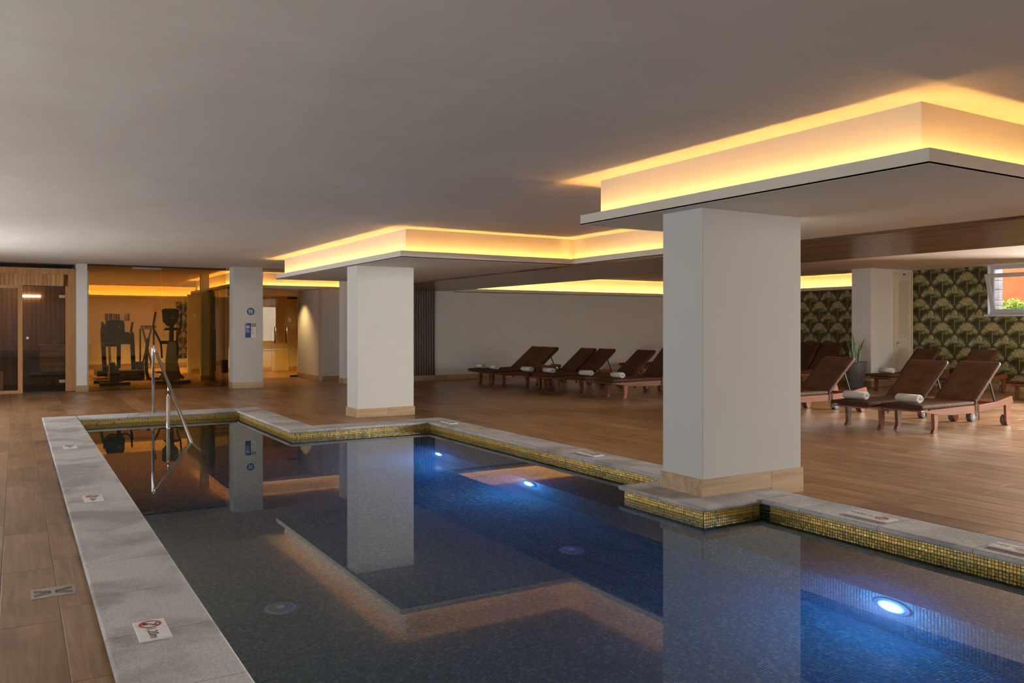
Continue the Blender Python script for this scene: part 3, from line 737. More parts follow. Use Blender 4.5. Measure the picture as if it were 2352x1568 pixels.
# coping stones
def stone(x0, x1, y0, y1):
    bm = bmesh.new(); m = bmesh.ops.create_cube(bm, size=1)
    bmesh.ops.scale(bm, vec=(x1 - x0, y1 - y0, .042), verts=bm.verts); bmesh.ops.translate(bm, vec=((x0 + x1) / 2, (y0 + y1) / 2, ZK - .021), verts=bm.verts)
    return bm
def coping(x0, x1, y0, y1, L, axis, start=None, nose=()):
    """row of stones; nose = list of sides ('x0','x1','y0','y1') that are rounded"""
    a, b = (x0, x1) if axis == 'x' else (y0, y1)
    c = a if start is None else start
    while c > a: c -= L
    while c < b - .01:
        p, q = max(c, a) + .003, min(c + L, b) - .003
        if q - p > .05:
            r = (p, q, y0, y1) if axis == 'x' else (x0, x1, p, q)
            bm = stone(*r); es = []
            for e in bm.edges:
                v = [(w.co.x, w.co.y, w.co.z) for w in e.verts]; top = all(abs(z[2] - ZK) < 1e-5 for z in v); bot = all(abs(z[2] - ZK + .042) < 1e-5 for z in v); ver = not top and not bot
                def on(sd):
                    k, t = (0, {'x0': r[0], 'x1': r[1]}.get(sd)) if sd[0] == 'x' else (1, {'y0': r[2], 'y1': r[3]}.get(sd))
                    lim = {'x0': x0, 'x1': x1, 'y0': y0, 'y1': y1}[sd]
                    return abs(t - lim) < .01 and all(abs(z[k] - t) < 1e-5 for z in v)
                if (top or bot) and any(on(sd) for sd in nose): es.append(e)
                elif ver and sum(on(sd) for sd in nose) == 2: es.append(e)
            if es: bmesh.ops.bevel(bm, geom=es, offset=.019, segments=4, profile=.5, affect='EDGES', clamp_overlap=True)
            me = bpy.data.meshes.new('coping_stone'); bm.to_mesh(me); bm.free()
            at = me.attributes.new('tone', 'FLOAT', 'FACE'); at.data.foreach_set('value', [rng.random()] * len(me.polygons)); setmat(me, M['coping'])
            link('coping_stone', me, pool)
        c += L
coping(.365, .87, -.6, 15.55, .72, 'y', 4.38, ('x0', 'x1'))
coping(.872, 3.358, 15.05, 15.55, .72, 'x', None, ('y0',))
coping(3.36, 3.81, 12.172, 15.55, .72, 'y', None, ('x0',))
coping(3.36, 5.968, 11.72, 12.17, .72, 'x', None, ('y0', 'x0'))
coping(5.52, 5.97, 6.142, 11.718, .72, 'y', 6.9, ('x0',))
coping(4.85, 5.50, 5.0, 6.14, .57, 'y', None, ('x0', 'y0', 'y1')); coping(5.502, 5.97, 5.0, 6.14, 1.2, 'y', None, ())
coping(5.52, 5.97, -.6, 4.998, .72, 'y', 4.60, ('x0',))
mb = MB()
for r in ((.39, .812, -.6, 15.5), (.812, 3.42, 15.112, 15.5), (3.42, 3.79, 11.782, 15.5), (3.79, 5.95, 11.782, 12.15), (5.582, 5.95, -.6, 11.782), (4.912, 5.58, 5.062, 6.078)): mb.box(*r, -.02, ZK - .020)
obj('mortar_bed', mb, M['joint'], pool, recalc=False)

# water
mb = MB()
for x0, x1, y0, y1 in POOL: mb.quad((x0, y0, ZW), (x1, y0, ZW), (x1, y1, ZW), (x0, y1, ZW))
wv = sorted(set(mb.v)); mm = MB(); mm.v = wv; mm.f = []
def wq(x0, x1, y0, y1): mm.add([(x0, y0, ZW), (x1, y0, ZW), (x1, y1, ZW), (x0, y1, ZW)], [(0, 1, 2, 3)])
mm = MB(); [wq(*r) for r in POOL]
struct('pool_water', mm, M['water'], 'still clear pool water mirroring the lit coves', recalc=False)

hz = MB(); hz.prism([(x, y) for x, y in OUT], 'z', ZP - .01, ZW - .002); hz.f = [f for f in hz.f]
o = obj('pool_haze', hz, M['haze'], pool); o['kind'] = 'stuff'
# underwater lamps
for yc, lab in ((3.33, 'glowing blue underwater lamp nearest the camera, in the bench wall'), (5.55, None), (7.76, 'glowing blue underwater lamp in the middle of the pool wall'), (10.04, 'glowing blue underwater lamp at the far end of the pool wall')):
    if lab is None: continue
    zl = ZW - .69
    r = thing('underwater_lamp', (4.895, yc, zl), lab, 'lamp', None)
    ring = MB(); n = 28
    ring.prism([(yc + .13 * math.cos(2 * math.pi * k / n), zl + .13 * math.sin(2 * math.pi * k / n)) for k in range(n)], 'x', 4.885, 4.897); obj('rim', ring, M['brushed'], r)
    ln = MB(); ln.prism([(yc + .095 * math.cos(2 * math.pi * k / n), zl + .095 * math.sin(2 * math.pi * k / n)) for k in range(n)], 'x', 4.878, 4.886); obj('lens', ln, M['pool_lens'], r)
    hm = MB(); prof = [(max(1e-3, .60 * math.sin(math.pi * k / 14)), -.60 * math.cos(math.pi * k / 14)) for k in range(15)]; hm.lathe(prof, 24, (4.895, yc, zl))
    hm.v = [(min(v[0], 4.9), v[1], max(ZP + .003, min(v[2], ZW - .004))) for v in hm.v]
    h_o = obj('light_haze', hm, M['lamp_haze'], r); h_o['kind'] = 'stuff'  # denser haze sphere added round the lamp to widen its glow
    for dx, en in ((.10, 120),):
        lp = lamp('underwater_glow', 'POINT', (0, 0, 0), energy=en, color=POOL_COL, shadow_soft_size=0); lp.parent = r; lp.location = (-dx, 0, 0)

# floor inlets
for px, py in ((1.60, 5.83), (4.11, 5.83)):
    lab = 'round white inlet cover on the pool floor near the left edge' if px < 3 else 'round white inlet cover on the pool floor near the bench'
    r = thing('floor_inlet', (px, py, ZP), lab, 'pool inlet')
    obj('cover', MB().lathe([(.11, 0), (.11, .012), (.085, .03), (.03, .036)], 28, (px, py, ZP)), M['greyplastic'], r, smooth=False)
    obj('nozzle', MB().lathe([(.03, .034), (.03, .042), (.012, .044)], 14, (px, py, ZP)), M['white'], r)

# ================================================================== THINGS
def text_mb(body, size, place):
    """flat lettering: place(u, v) -> point; returned as MB"""
    cu = bpy.data.curves.new('txt', 'FONT'); cu.body = body; cu.size = size; cu.resolution_u = 3
    t = bpy.data.objects.new('txt', cu); COL.objects.link(t); bpy.context.view_layer.update()
    me = t.evaluated_get(bpy.context.evaluated_depsgraph_get()).to_mesh()
    mb = MB(); mb.add([place(v.co.x, v.co.y) for v in me.vertices], [tuple(p.vertices) for p in me.polygons])
    t.to_mesh_clear(); bpy.data.objects.remove(t); bpy.data.curves.remove(cu); return mb
def text_width(body, size):
    mb = text_mb(body, size, lambda u, v: (u, v, 0)); return max(v[0] for v in mb.v) if mb.v else 0

# ---- handrail
def rounded(pts, r=.06, n=5):
    pts = [Vector(p) for p in pts]; out = [pts[0]]
    for a, b, c in zip(pts, pts[1:], pts[2:]):
        d1 = (a - b).normalized(); d2 = (c - b).normalized(); p = b + d1 * r; q = b + d2 * r
        for k in range(n + 1):
            t = k / n; out.append(p * (1 - t) ** 2 + b * 2 * t * (1 - t) + q * t * t)
    return out + [pts[-1]]
hr = thing('handrail', (2.03, 15.4, ZK), 'stainless steel pool handrail sloping down into the water', 'handrail')
obj('post', MB().tube(rounded([(2.03, 15.40, ZK), (2.03, 15.40, 1.25), (2.04, 15.0, 1.095)], .07), .024, 14), M['chrome'], hr, smooth=True, recalc=False)
obj('rail', MB().tube([(2.038, 15.08, 1.128), (2.09, 12.14, -.03), (2.095, 11.75, -.19), (2.095, 11.4, -.25)], .025, 14), M['chrome'], hr, smooth=True, recalc=False)
obj('post', MB().tube([(2.06, 13.95, ZP), (2.06, 13.95, .48)], .028, 14), M['chrome'], hr, smooth=True, recalc=False)
obj('pin', MB().tube([(2.06, 13.95, .48), (2.06, 13.97, .66)], .011, 10), M['chrome'], hr, smooth=True, recalc=False)
obj('flange', MB().lathe([(.06, 0), (.06, .008), (.03, .014)], 20, (2.03, 15.4, ZK)), M['chrome'], hr)
obj('collar', MB().lathe([(.031, 0), (.031, .012)], 14, (2.06, 13.95, ZW - .006)), M['chrome'], hr)

# ---- depth markers
def depth_marker(x0, x1, y0, y1, flip, label, group='depth markers on the coping'):
    """flip False: read from the left-hand side; symbol at the far (+y) end"""
    z = ZK + .001; r = thing('depth_marker', ((x0 + x1) / 2, (y0 + y1) / 2, z), label, 'depth marker', group)
    obj('plate', MB().box(x0, x1, y0, y1, z, z + .012), M['marker'], r, bevel=.003)
    zt = z + .0135; cx = (x0 + x1) / 2; cyy = (y0 + y1) / 2; w, l = x1 - x0, y1 - y0
    sg = -1 if not flip else 1      # reading direction runs towards -y (not flipped) or +y
    def place(u, v): return (cx + (-v if flip else v), cyy + sg * u, zt)
    def P(u, v): return place(u, v)
    # no-diving symbol: ring, slash, figure
    cu = -l * .26; rad = min(w * .36, l * .2); n = 30
    mb = MB()
    for k in range(n):
        a, b = 2 * math.pi * k / n, 2 * math.pi * (k + 1) / n
        mb.add([P(cu + ra * math.cos(t), ra * math.sin(t)) for t, ra in ((a, rad), (b, rad), (b, rad * .8), (a, rad * .8))], [(0, 1, 2, 3)])
    c45 = math.cos(R(45))
    mb.add([P(cu + rad * .84 * s * c45 + o_ * c45, rad * .84 * s * c45 - o_ * c45) for s, o_ in ((-1, -.1 * rad), (1, -.1 * rad), (1, .1 * rad), (-1, .1 * rad))], [(0, 1, 2, 3)])
    mb.add([P(cu + rad * a, rad * b) for a, b in ((-.35, -.68), (.15, -.70), (.15, -.25), (-.2, -.2), (-.5, -.4))], [(0, 1, 2, 3, 4)])
    obj('no_diving_symbol', mb, M['red_ink'], r, recalc=False)
    mb = MB()
    mb.disc((0, 0, 0), 1, 'z', .1) if False else None
    for a0, b0, a1, b1, th in ((-.05, .62, .25, .30, .07), (.25, .30, .05, .08, .06), (-.05, .62, -.3, .55, .06), (.25, .30, .42, .45, .05)):
        d = math.hypot(a1 - a0, b1 - b0); nx, ny = -(b1 - b0) / d * th, (a1 - a0) / d * th
        mb.add([P(cu + rad * (a + nx * s), rad * (b + ny * s)) for a, b, s in ((a0, b0, 1), (a1, b1, 1), (a1, b1, -1), (a0, b0, -1))], [(0, 1, 2, 3)])
    obj('diver_figure', mb, M['ink'], r, recalc=False)
    h = w * .44; tw = text_width('1,20m', h); kx = (l * .54) / tw
    obj('lettering', text_mb('1,20m', h, lambda u, v: P(-l * .07 + u * kx, v - h * .36)), M['ink'], r, recalc=False)
depth_marker(.50, .645, 4.24, 4.52, False, 'white 1,20m depth marker tile lying nearest the camera on the left coping')
depth_marker(.50, .645, 7.85, 8.12, False, 'white 1,20m depth marker tile in the middle of the left coping')
depth_marker(.50, .645, 11.40, 11.68, False, 'white 1,20m depth marker tile at the far end of the left coping')
depth_marker(5.67, 5.81, 3.90, 4.28, True, 'white 1,20m depth marker tile on the right coping, before the large column')
depth_marker(5.67, 5.81, 2.88, 3.14, True, 'white depth marker tile cut off by the right edge of the photo')
depth_marker(5.67, 5.81, 7.60, 7.95, True, 'white depth marker tile on the coping behind the large column')
depth_marker(5.67, 5.81, 11.25, 11.6, True, 'white depth marker tile at the far corner of the right coping')

# ---- floor drain
dr_ = thing('floor_drain', (.19, 5.6, 0), 'square steel floor drain with crossed slots between the planks', 'drain')
obj('plate', MB().box(.075, .305, 5.50, 5.70, -.004, .0025), M['brushed'], dr_)
for i in range(2):
    mb = MB()
    for s in (-1, 1):
        for o_ in (-.014, .014): mb.bar((.19 - .07 * s + o_ * 0 - .03 * s, 5.60 - .0 + o_ - .05 * s * (1 if i else -1) * 0 + (.045 if i == 0 else -.045) * s, .0032), (.19 - .012 * s, 5.60 + o_ + (.006 if i == 0 else -.006) * s, .0032), .007, .001)
    obj('slot', mb, M['black'], dr_)

# ---- sun loungers (local: x from the foot end to the head end, y across, z up)
LW = .66; HINGE = (1.37, .365)
def profile_rail():
    top = [(-.02, .335), (.3, .352), (.8, .362), (1.37, .362), (1.9, .385), (2.38, .462)]
    bot = [(2.42, .36), (2.0, .30), (1.6, .262), (1.2, .248), (.75, .248), (.4, .272), (.12, .310)]
    return top + bot
def make_lounger():
    r = thing('sun_lounger', (0, 0, 0), 'x', 'sun lounger', None)
    for y in (0, LW - .035):
        obj('side_rail', MB().prism(profile_rail(), 'y', y, y + .035), M['teak'], r, bevel=.004, seg=1)
    for y in (.012, LW - .062):
        fp = [(.30, .30), (.40, .30), (.405, .16), (.385, .05), (.375, 0), (.275, 0), (.285, .03), (.315, .07), (.31, .14)]
        obj('leg', MB().prism(fp, 'y', y, y + .05), M['teak'], r, bevel=.004, seg=1)
    for y in (.004, LW - .042):
        rp = [(2.20, .38), (2.33, .40), (2.36, .16), (2.34, .03), (2.31, .004), (2.25, .004), (2.22, .06)]
        obj('leg', MB().prism(rp, 'y', y, y + .038), M['teak'], r, bevel=.004, seg=1)
    for y in (.048, LW - .098):
        w = obj('wheel', MB().prism([(2.28 + .085 * math.cos(2 * math.pi * k / 20), .086 + .085 * math.sin(2 * math.pi * k / 20)) for k in range(20)], 'y', y, y + .05), M['rubber'], r, bevel=.012)
        obj('hub', MB().prism([(2.28 + .045 * math.cos(2 * math.pi * k / 14), .086 + .045 * math.sin(2 * math.pi * k / 14)) for k in range(14)], 'y', y - .004, y + .054), M['greyplastic'], w)
    obj('foot_board', MB().box(-.03, .05, .0, LW, .328, .348), M['teak'], r, bevel=.006, seg=2)
    for k in range(9): obj('seat_slat', MB().box(.10 + k * .14, .19 + k * .14, .036, LW - .036, .338, .356), M['teak'], r, recalc=False)
    obj('axle_board', MB().box(2.24, 2.31, .04, LW - .04, .30, .36), M['teak'], r)
    # seat cushion: quilted slab with a sagging top
    def slab(x0, x1, y0, y1, th, nx, ny, sag, wob):
        bm = bmesh.new(); 
        vs = {}
        for s in (0, 1):
            for i in range(nx + 1):
                for j in range(ny + 1):
                    u, v = i / nx, j / ny; ed = min(1, min(u * (x1 - x0), (1 - u) * (x1 - x0), v * (y1 - y0), (1 - v) * (y1 - y0)) / .06)
                    z = th * s - (.012 * (1 - ed) if s else -.008 * (1 - ed)) - (sag * math.sin(math.pi * v) * (.4 + .6 * math.sin(math.pi * u)) if s else 0) + (wob * math.sin(u * 17 + v * 5) * math.sin(v * 9) * ed if s else 0)
                    vs[s, i, j] = bm.verts.new((x0 + (x1 - x0) * u, y0 + (y1 - y0) * v, z))
        for i in range(nx):
            for j in range(ny):
                bm.faces.new([vs[1, i, j], vs[1, i + 1, j], vs[1, i + 1, j + 1], vs[1, i, j + 1]]); bm.faces.new([vs[0, i, j], vs[0, i, j + 1], vs[0, i + 1, j + 1], vs[0, i + 1, j]])
        for i in range(nx):
            for j in (0, ny):
                q = [vs[0, i, j], vs[0, i + 1, j], vs[1, i + 1, j], vs[1, i, j]]; bm.faces.new(q if j == 0 else q[::-1])
        for j in range(ny):
            for i in (0, nx):
                q = [vs[0, i, j], vs[1, i, j], vs[1, i, j + 1], vs[0, i, j + 1]]; bm.faces.new(q if i == 0 else q[::-1])
        es = [e for e in bm.edges if len(e.link_faces) == 2 and e.calc_face_angle(0) > R(50)]
        bmesh.ops.bevel(bm, geom=es, offset=.016, segments=3, profile=.5, affect='EDGES', clamp_overlap=True)
        me = bpy.data.meshes.new('cushion'); bm.to_mesh(me); bm.free(); me.polygons.foreach_set('use_smooth', [True] * len(me.polygons)); setmat(me, M['cushion']); return me
    me = slab(-.02, HINGE[0] + .02, .01, LW - .01, .075, 26, 12, .010, .003)
    for v in me.vertices: v.co.z += .356
    link('seat_cushion', me, r)
    # pivoting back: local frame of the part has its origin at the hinge
    me = slab(.0, .93, .008, LW - .008, .078, 20, 12, .014, .004); b = link('back_cushion', me, r); b.location = (HINGE[0], 0, HINGE[1])
    mb = MB()
    for y in (.05, LW - .095): mb.box(0, .90, y, y + .045, -.03, 0)
    for k in range(8): mb.box(.04 + k * .112, .12 + k * .112, .04, LW - .04, -.012, .001)
    bf = link('back_frame', mesh_from(mb, 'back_frame', M['teak']), r); bf.location = (HINGE[0], 0, HINGE[1])
    for y in (.07, LW - .09):
        sr = link('strut', mesh_from(MB().box(0, .47, y, y + .02, -.012, .012), 'strut', M['dark_metal']), r); sr.location = (2.02, 0, .385)
    for y in (-.006, LW + .002):
        mb = MB(); mb.box(HINGE[0] - .03, HINGE[0] + .005, y, y + .004, .20, .40); mb.add([(HINGE[0] + .03, y, .40), (HINGE[0] + .055, y - .004, .40), (HINGE[0] + .075, y - .006, .13), (HINGE[0] + .03, y - .002, .13)], [(0, 1, 2, 3)])
        obj('strap', mb, M['cushion'], r, recalc=False)
    return r
def set_back(r, deg):
    a = R(deg)
    for c in r.children:
        if c.name.startswith(('back_cushion', 'back_frame')): c.rotation_euler = (0, -a, 0)
        if c.name.startswith('strut'):
            tx = HINGE[0] + math.cos(a) * .62 + math.sin(a) * .03; tz = HINGE[1] + math.sin(a) * .62 - math.cos(a) * .03
            c.rotation_euler = (0, -math.atan2(tz - .385, tx - 2.02), 0)
LOUNGERS = [  # foot x, near-side y, back angle, label
    (11.22, 7.15, 40, 'brown sun lounger nearest of the front pair right of the large column, side rail showing'),
    (11.02, 7.88, 40, 'brown sun lounger of the front pair, behind the nearest one, towel at its foot'),
    (11.00, 9.62, 40, 'single brown sun lounger just right of the large column, no towel in view'),
    (10.75, 10.62, 42, 'brown sun lounger almost hidden by the large column, only its backrest edge showing'),
    (17.70, 12.08, 40, 'brown sun lounger in front of the louvred door, with a towel on its protruding foot'),
    (17.75, 10.70, 40, 'brown sun lounger against the palm wallpaper below the window'),
    (18.05, 8.95, 38, 'brown sun lounger at the right edge, only its foot end showing'),
    (16.95, 14.25, 52, 'brown sun lounger beside the potted plant, back raised steeply against the wallpaper'),
    (16.95, 14.95, 52, 'steeply raised brown sun lounger left of its twin, next to the large column'),
    (10.62, 19.30, 39, 'brown sun lounger furthest left along the long white wall'),
    (10.62, 18.62, 39, 'brown sun lounger second from the left along the long white wall'),
    (10.78, 17.125, 39, 'brown sun lounger third from the left along the long white wall'),
    (10.86, 16.43, 39, 'brown sun lounger fourth from the left along the white wall, strap hanging'),
    (10.95, 15.02, 39, 'brown sun lounger fifth from the left along the long white wall'),
    (11.00, 14.06, 46, 'brown sun lounger half hidden by the large column, its back raised higher'),
    (16.20, 19.75, 39, 'brown sun lounger in the second row by the white wall, only its foot showing'),
]
proto = make_lounger(); lg = []
for i, (x, y, a, lab) in enumerate(LOUNGERS):
    o = proto if i == 0 else copy_tree(proto)
    o.location = (x, y, 0); o['label'] = lab; o['group'] = 'brown sun loungers round the pool hall'; set_back(o, a); lg.append(o)

# ---- rolled towels (axis along local y, spiral showing at the near end)
def make_towel(seed):
    q = random.Random(seed); n = 84; turns = 3.6; V = []; L = .36
    for k in range(n + 1):
        a = 2 * math.pi * turns * k / n; rad = .012 + .050 * k / n
        for t in (0, .0105):
            x = (rad + t) * math.cos(a) * 1.12; z = (rad + t) * math.sin(a) * .95 + .068
            for j, y in enumerate((0, L)):
                V.append((x, y + .006 * math.sin(k * .7 + j) + (.004 * (1 - k / n) if j == 0 else 0), max(0.001, z)))
    F = []
    for k in range(n):
        b = k * 4; c = b + 4
        F += [(b, b + 1, c + 1, c), (b + 2, c + 2, c + 3, b + 3), (b, c, c + 2, b + 2), (b + 1, b + 3, c + 3, c + 1)]
    F += [(0, 2, 3, 1), (n * 4, n * 4 + 1, n * 4 + 3, n * 4 + 2)]
    me = bpy.data.meshes.new('rolled_towel'); me.from_pydata(V, [], F); me.update(); bm = bmesh.new(); bm.from_mesh(me); bmesh.ops.recalc_face_normals(bm, faces=bm.faces); bm.to_mesh(me); bm.free()
    me.polygons.foreach_set('use_smooth', [True] * len(me.polygons)); setmat(me, M['towel']); return me
tme = [make_towel(1), make_towel(2), make_towel(5)]
TOW = [(0, .22, .18, 'rolled white towel on the nearest front lounger'), (1, .25, .22, 'rolled white towel on the second front lounger, left of the other'), (4, .40, .20, 'rolled white towel on the lounger in front of the louvred door'),
       (9, .20, .15, 'rolled white towel at the far left along the white wall'), (10, .20, .12, 'rolled white towel second from the left along the white wall'), (11, .22, .22, 'rolled white towel third from the left, on the second pair of loungers'),
       (12, .28, .16, 'rolled white towel fourth from the left, on the second pair of loungers'), (13, .30, .16, 'rolled white towel fifth from the left, on a single lounger'), (14, .36, .14, 'rolled white towel beside the large column, rightmost along the white wall')]
for k, (i, dx, dy, lab) in enumerate(TOW):
    o = bpy.data.objects.new('rolled_towel', tme[k % 3]); COL.objects.link(o); p = lg[i].location
    o.location = (p.x + dx, p.y + dy, .428); o.rotation_euler = (0, 0, R((-4, 3, -2, 5)[k % 4])); tag(o, lab, 'towel', 'rolled towels on the loungers')

# ---- small teak trolley table between the loungers
tb = thing('side_table', (11.75, 18.05, 0), 'small teak side table on castors between two pairs of loungers', 'table')
tx0, tx1, ty0, ty1 = 11.75, 12.25, 17.86, 18.32
for k in range(5): obj('top_slat', MB().box(tx0 + .02 + k * .094, tx0 + .10 + k * .094, ty0, ty1, .52, .54), M['teak'], tb, recalc=False)
obj('shelf', MB().box(tx0 + .03, tx1 - .03, ty0 + .03, ty1 - .03, .20, .22), M['teak'], tb)
obj('tray_rim', MB().box(tx0, tx0 + .02, ty0, ty1, .50, .57).box(tx1 - .02, tx1, ty0, ty1, .50, .57), M['teak'], tb)
for xx in (tx0 + .02, tx1 - .06):
    for yy in (ty0 + .01, ty1 - .05):
        l_ = obj('leg', MB().box(xx, xx + .04, yy, yy + .04, .07, .52), M['teak'], tb); obj('castor', MB().disc((xx + .02, yy + .005, .035), .035, 'y', .03, 14), M['black'], l_)
ft = obj('folded_towel', MB().box(tx0 + .06, tx1 - .06, ty0 + .06, ty1 - .06, .222, .31), M['towel'], None, bevel=.03, seg=3, loc=(tx0 + .25, 18.09, .222)); tag(ft, 'folded white towels on the shelf of the small side table', 'towel')

# ---- snake plant
sp_ = thing('snake_plant', (18.5, 13.62, 0), 'snake plant with yellow-edged leaves in a grey tapered planter', 'plant')
obj('planter', MB().lathe([(.19, 0), (.27, .64), (.27, .66), (.245, .66), (.235, .60)], 28, (18.5, 13.62, 0)), M['pot'], sp_)
obj('soil', MB().lathe([(.238, .60), (.05, .615)], 20, (18.5, 13.62, 0)), M['soil'], sp_)
for k, (dx, dy, hh, lean, az, wd) in enumerate([(0, 0, .80, .10, 1.9, .045), (.08, -.02, .66, .34, -.2, .055), (-.03, .03, .58, .02, 1, .04), (.04, .03, .62, .12, .4, .04), (-.10, 0, .46, .20, 3.0, .036), (-.06, .05, .62, .28, 2.8, .035), (.03, -.05, .50, .10, -1.2, .038), (-.13, .03, .34, .06, 2.2, .03)]):
    mb = MB(); n = 14; rows = []
    for i in range(n + 1):
        t = i / n; w = wd * (math.sin(math.pi * (t * .86 + .14)) ** .6 if t < 1 else 0) ; bx = 18.5 + dx + math.cos(az) * lean * hh * t * t; by = 13.62 + dy + math.sin(az) * lean * hh * t * t; bz = .61 + hh * t
        tw = .5 * t + k; ux, uy = math.cos(tw * .4 - .55), math.sin(tw * .4 - .55)
        rows.append([(bx + ux * w * s, by + uy * w * s + .012 * abs(s) * w * 20 * .05, bz) for s in (-1, -.72, 0, .72, 1)])
    for i in range(n):
        for j in range(4): mb.add([rows[i][j], rows[i][j + 1], rows[i + 1][j + 1], rows[i + 1][j]], [(0, 1, 2, 3)], 1.0 if j in (0, 3) else 0.0)
    obj('leaf', mb, M['leaf'], sp_, smooth=True, recalc=False)

# ---- signs on the third column
cy3 = 21.46
c = at_y(575.5, 715, cy3); sg = thing('round_sign', (c.x, cy3 - .004, c.z), 'round blue mandatory sign with two white footprints on the column', 'sign')
obj('disc', MB().disc((c.x, cy3 - .008, c.z), .094, 'y', .006, 36), M['blue_ink'], sg)
obj('rim', MB().disc((c.x, cy3 - .004, c.z), .103, 'y', .003, 36), M['sky_ink'], sg)
mb = MB()
for s in (-1, 1):
    mb.disc((c.x + s * .028, cy3 - .0095, c.z + .010), .021, 'y', .001, 16, .033); mb.disc((c.x + s * .026, cy3 - .0095, c.z - .036), .016, 'y', .001, 14, .026)
    for k in range(5): mb.disc((c.x + s * (.012 + k * .009), cy3 - .0095, c.z + .050 - k * k * .0014), .0048, 'y', .001, 8)
obj('footprints', mb, M['sky_ink'], sg)
a_, b_ = at_y(563.5, 742, cy3), at_y(588, 775, cy3)
nt = thing('notice_board', ((a_.x + b_.x) / 2, cy3 - .004, a_.z), 'blue and white notice panel below the round sign on the column', 'notice')
xm = a_.x + (b_.x - a_.x) * .52
obj('panel', MB().box(a_.x, xm, cy3 - .008, cy3 - .002, b_.z, a_.z), M['navy'], nt); obj('panel', MB().box(xm, b_.x, cy3 - .007, cy3 - .002, b_.z, a_.z), M['white'], nt)
hh = (a_.z - b_.z); obj('picture', MB().box(xm, b_.x, cy3 - .0085, cy3 - .006, a_.z - hh * .26, a_.z), M['taupe_print'], nt)
mb = MB(); mb2 = MB(); w_ = xm - a_.x; q = random.Random(4)
mb.box(a_.x + .012, a_.x + .030, cy3 - .0092, cy3 - .0078, a_.z - .03, a_.z - .012)
for k in range(9):
    z = a_.z - hh * (.18 + .05 * k) - (.02 if k > 3 else 0); L = w_ * (.6 + .3 * q.random()) * (1 if k < 4 else .8); t_ = .0065 if k < 5 else .003
    mb.box(a_.x + .012, a_.x + .012 + L, cy3 - .0092, cy3 - .0078, z - t_, z + t_)
for k in range(8):
    z = a_.z - hh * (.33 + .06 * k); mb2.box(xm + .01, xm + .01 + (b_.x - xm) * (.3 + .4 * q.random()), cy3 - .0085, cy3 - .0068, z - .004, z + .004)
obj('print', mb, M['sky_ink'], nt, recalc=False); obj('print', mb2, M['taupe_print'], nt, recalc=False)

# ---- sauna front
YS = 22.5
sa = thing('sauna_cabin', (0, YS, 0), 'pine sauna cabin with glazed front left of the gym', 'sauna')
P_ = lambda x, y, Y=YS: at_y(x, y, Y)
def face(mb, x0, x1, y0, y1, Y0=YS, t=.05):
    a, b = P_(x0, y1, Y0), P_(x1, y0, Y0); mb.box(a.x, b.x, Y0, Y0 + t, max(0, a.z), b.z); return mb
xl = -1.6
def z_at(y): return P_(100, y).z
zt0, zt1, zf1 = 2.93, 2.80, 2.53
obj('top_rail', MB().box(xl, 1.235, YS - .01, YS + .06, 2.81, 2.95), M['sauna'], sa)
x = xl
while x < .95:
    obj('frieze_board', MB().box(x + .003, min(x + .083, .98), YS + .008, YS + .03, zf1, 2.81), M['sauna'], sa, recalc=False); x += .086
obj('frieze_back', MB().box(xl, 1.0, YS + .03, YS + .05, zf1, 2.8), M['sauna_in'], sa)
for x0, x1 in ((157, 174.5), (150.5, 157)):
    mb = face(MB(), x0, x1, 500, 898); mb.v = [(v[0], v[1], min(v[2], 2.81 if x0 > 155 else zf1)) for v in mb.v]; obj('upright_board', mb, M['sauna'], sa)
f = MB(); a, b = P_(41, 700).x, P_(52, 700).x
f.box(a, b, YS - .005, YS + .05, 0, zf1); f.box(xl, a, YS - .005, YS + .05, zf1 - .07, zf1); f.box(xl, a, YS - .005, YS + .05, 0, .07)
wf = obj('window_frame', f, M['sauna'], sa); obj('pane', MB().box(xl, a, YS + .02, YS + .028, .07, zf1 - .07), M['smoke_glass'], wf)
dA, dB = P_(52.5, 700).x, P_(150, 700).x
d = obj('door_pane', MB().box(dA + .015, dB - .01, YS + .004, YS + .014, .04, zf1 - .03), M['smoke_glass'], sa)
for z in (2.25, .22): obj('hinge', MB().box(dB - .13, dB - .005, YS - .008, YS + .024, z, z + .07), M['brushed'], d)
k_ = P_(63, 776); obj('knob', MB().disc((k_.x, YS - .03, k_.z), .03, 'y', .06, 16), M['white'], d)
obj('threshold', MB().box(dA, dB, YS, YS + .05, 0, .03), M['black'], sa)
obj('door_jamb', MB().box(dA, dA + .012, YS - .002, YS + .04, 0, zf1).box(dA, dB, YS - .002, YS + .04, zf1 - .02, zf1), M['black'], sa)
# inside the cabin
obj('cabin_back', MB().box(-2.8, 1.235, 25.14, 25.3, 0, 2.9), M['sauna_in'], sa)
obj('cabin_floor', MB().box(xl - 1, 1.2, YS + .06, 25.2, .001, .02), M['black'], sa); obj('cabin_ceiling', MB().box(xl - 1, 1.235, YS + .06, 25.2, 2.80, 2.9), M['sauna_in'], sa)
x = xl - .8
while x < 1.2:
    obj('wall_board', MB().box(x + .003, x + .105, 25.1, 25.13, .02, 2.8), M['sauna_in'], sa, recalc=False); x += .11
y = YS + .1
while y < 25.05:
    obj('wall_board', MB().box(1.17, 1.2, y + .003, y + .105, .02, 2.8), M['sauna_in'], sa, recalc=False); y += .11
for k in range(5):
    z = .42 + k * .13; obj('bench_slat', MB().box(.52, 1.165, 24.0, 24.03, z, z + .112), M['sauna'], sa, recalc=False)
obj('bench_top', MB().box(.50, 1.165, 24.0, 25.08, 1.06, 1.09), M['sauna'], sa); obj('bench_top', MB().box(xl - .7, .48, 24.4, 25.08, .95, .98), M['sauna_in'], sa)
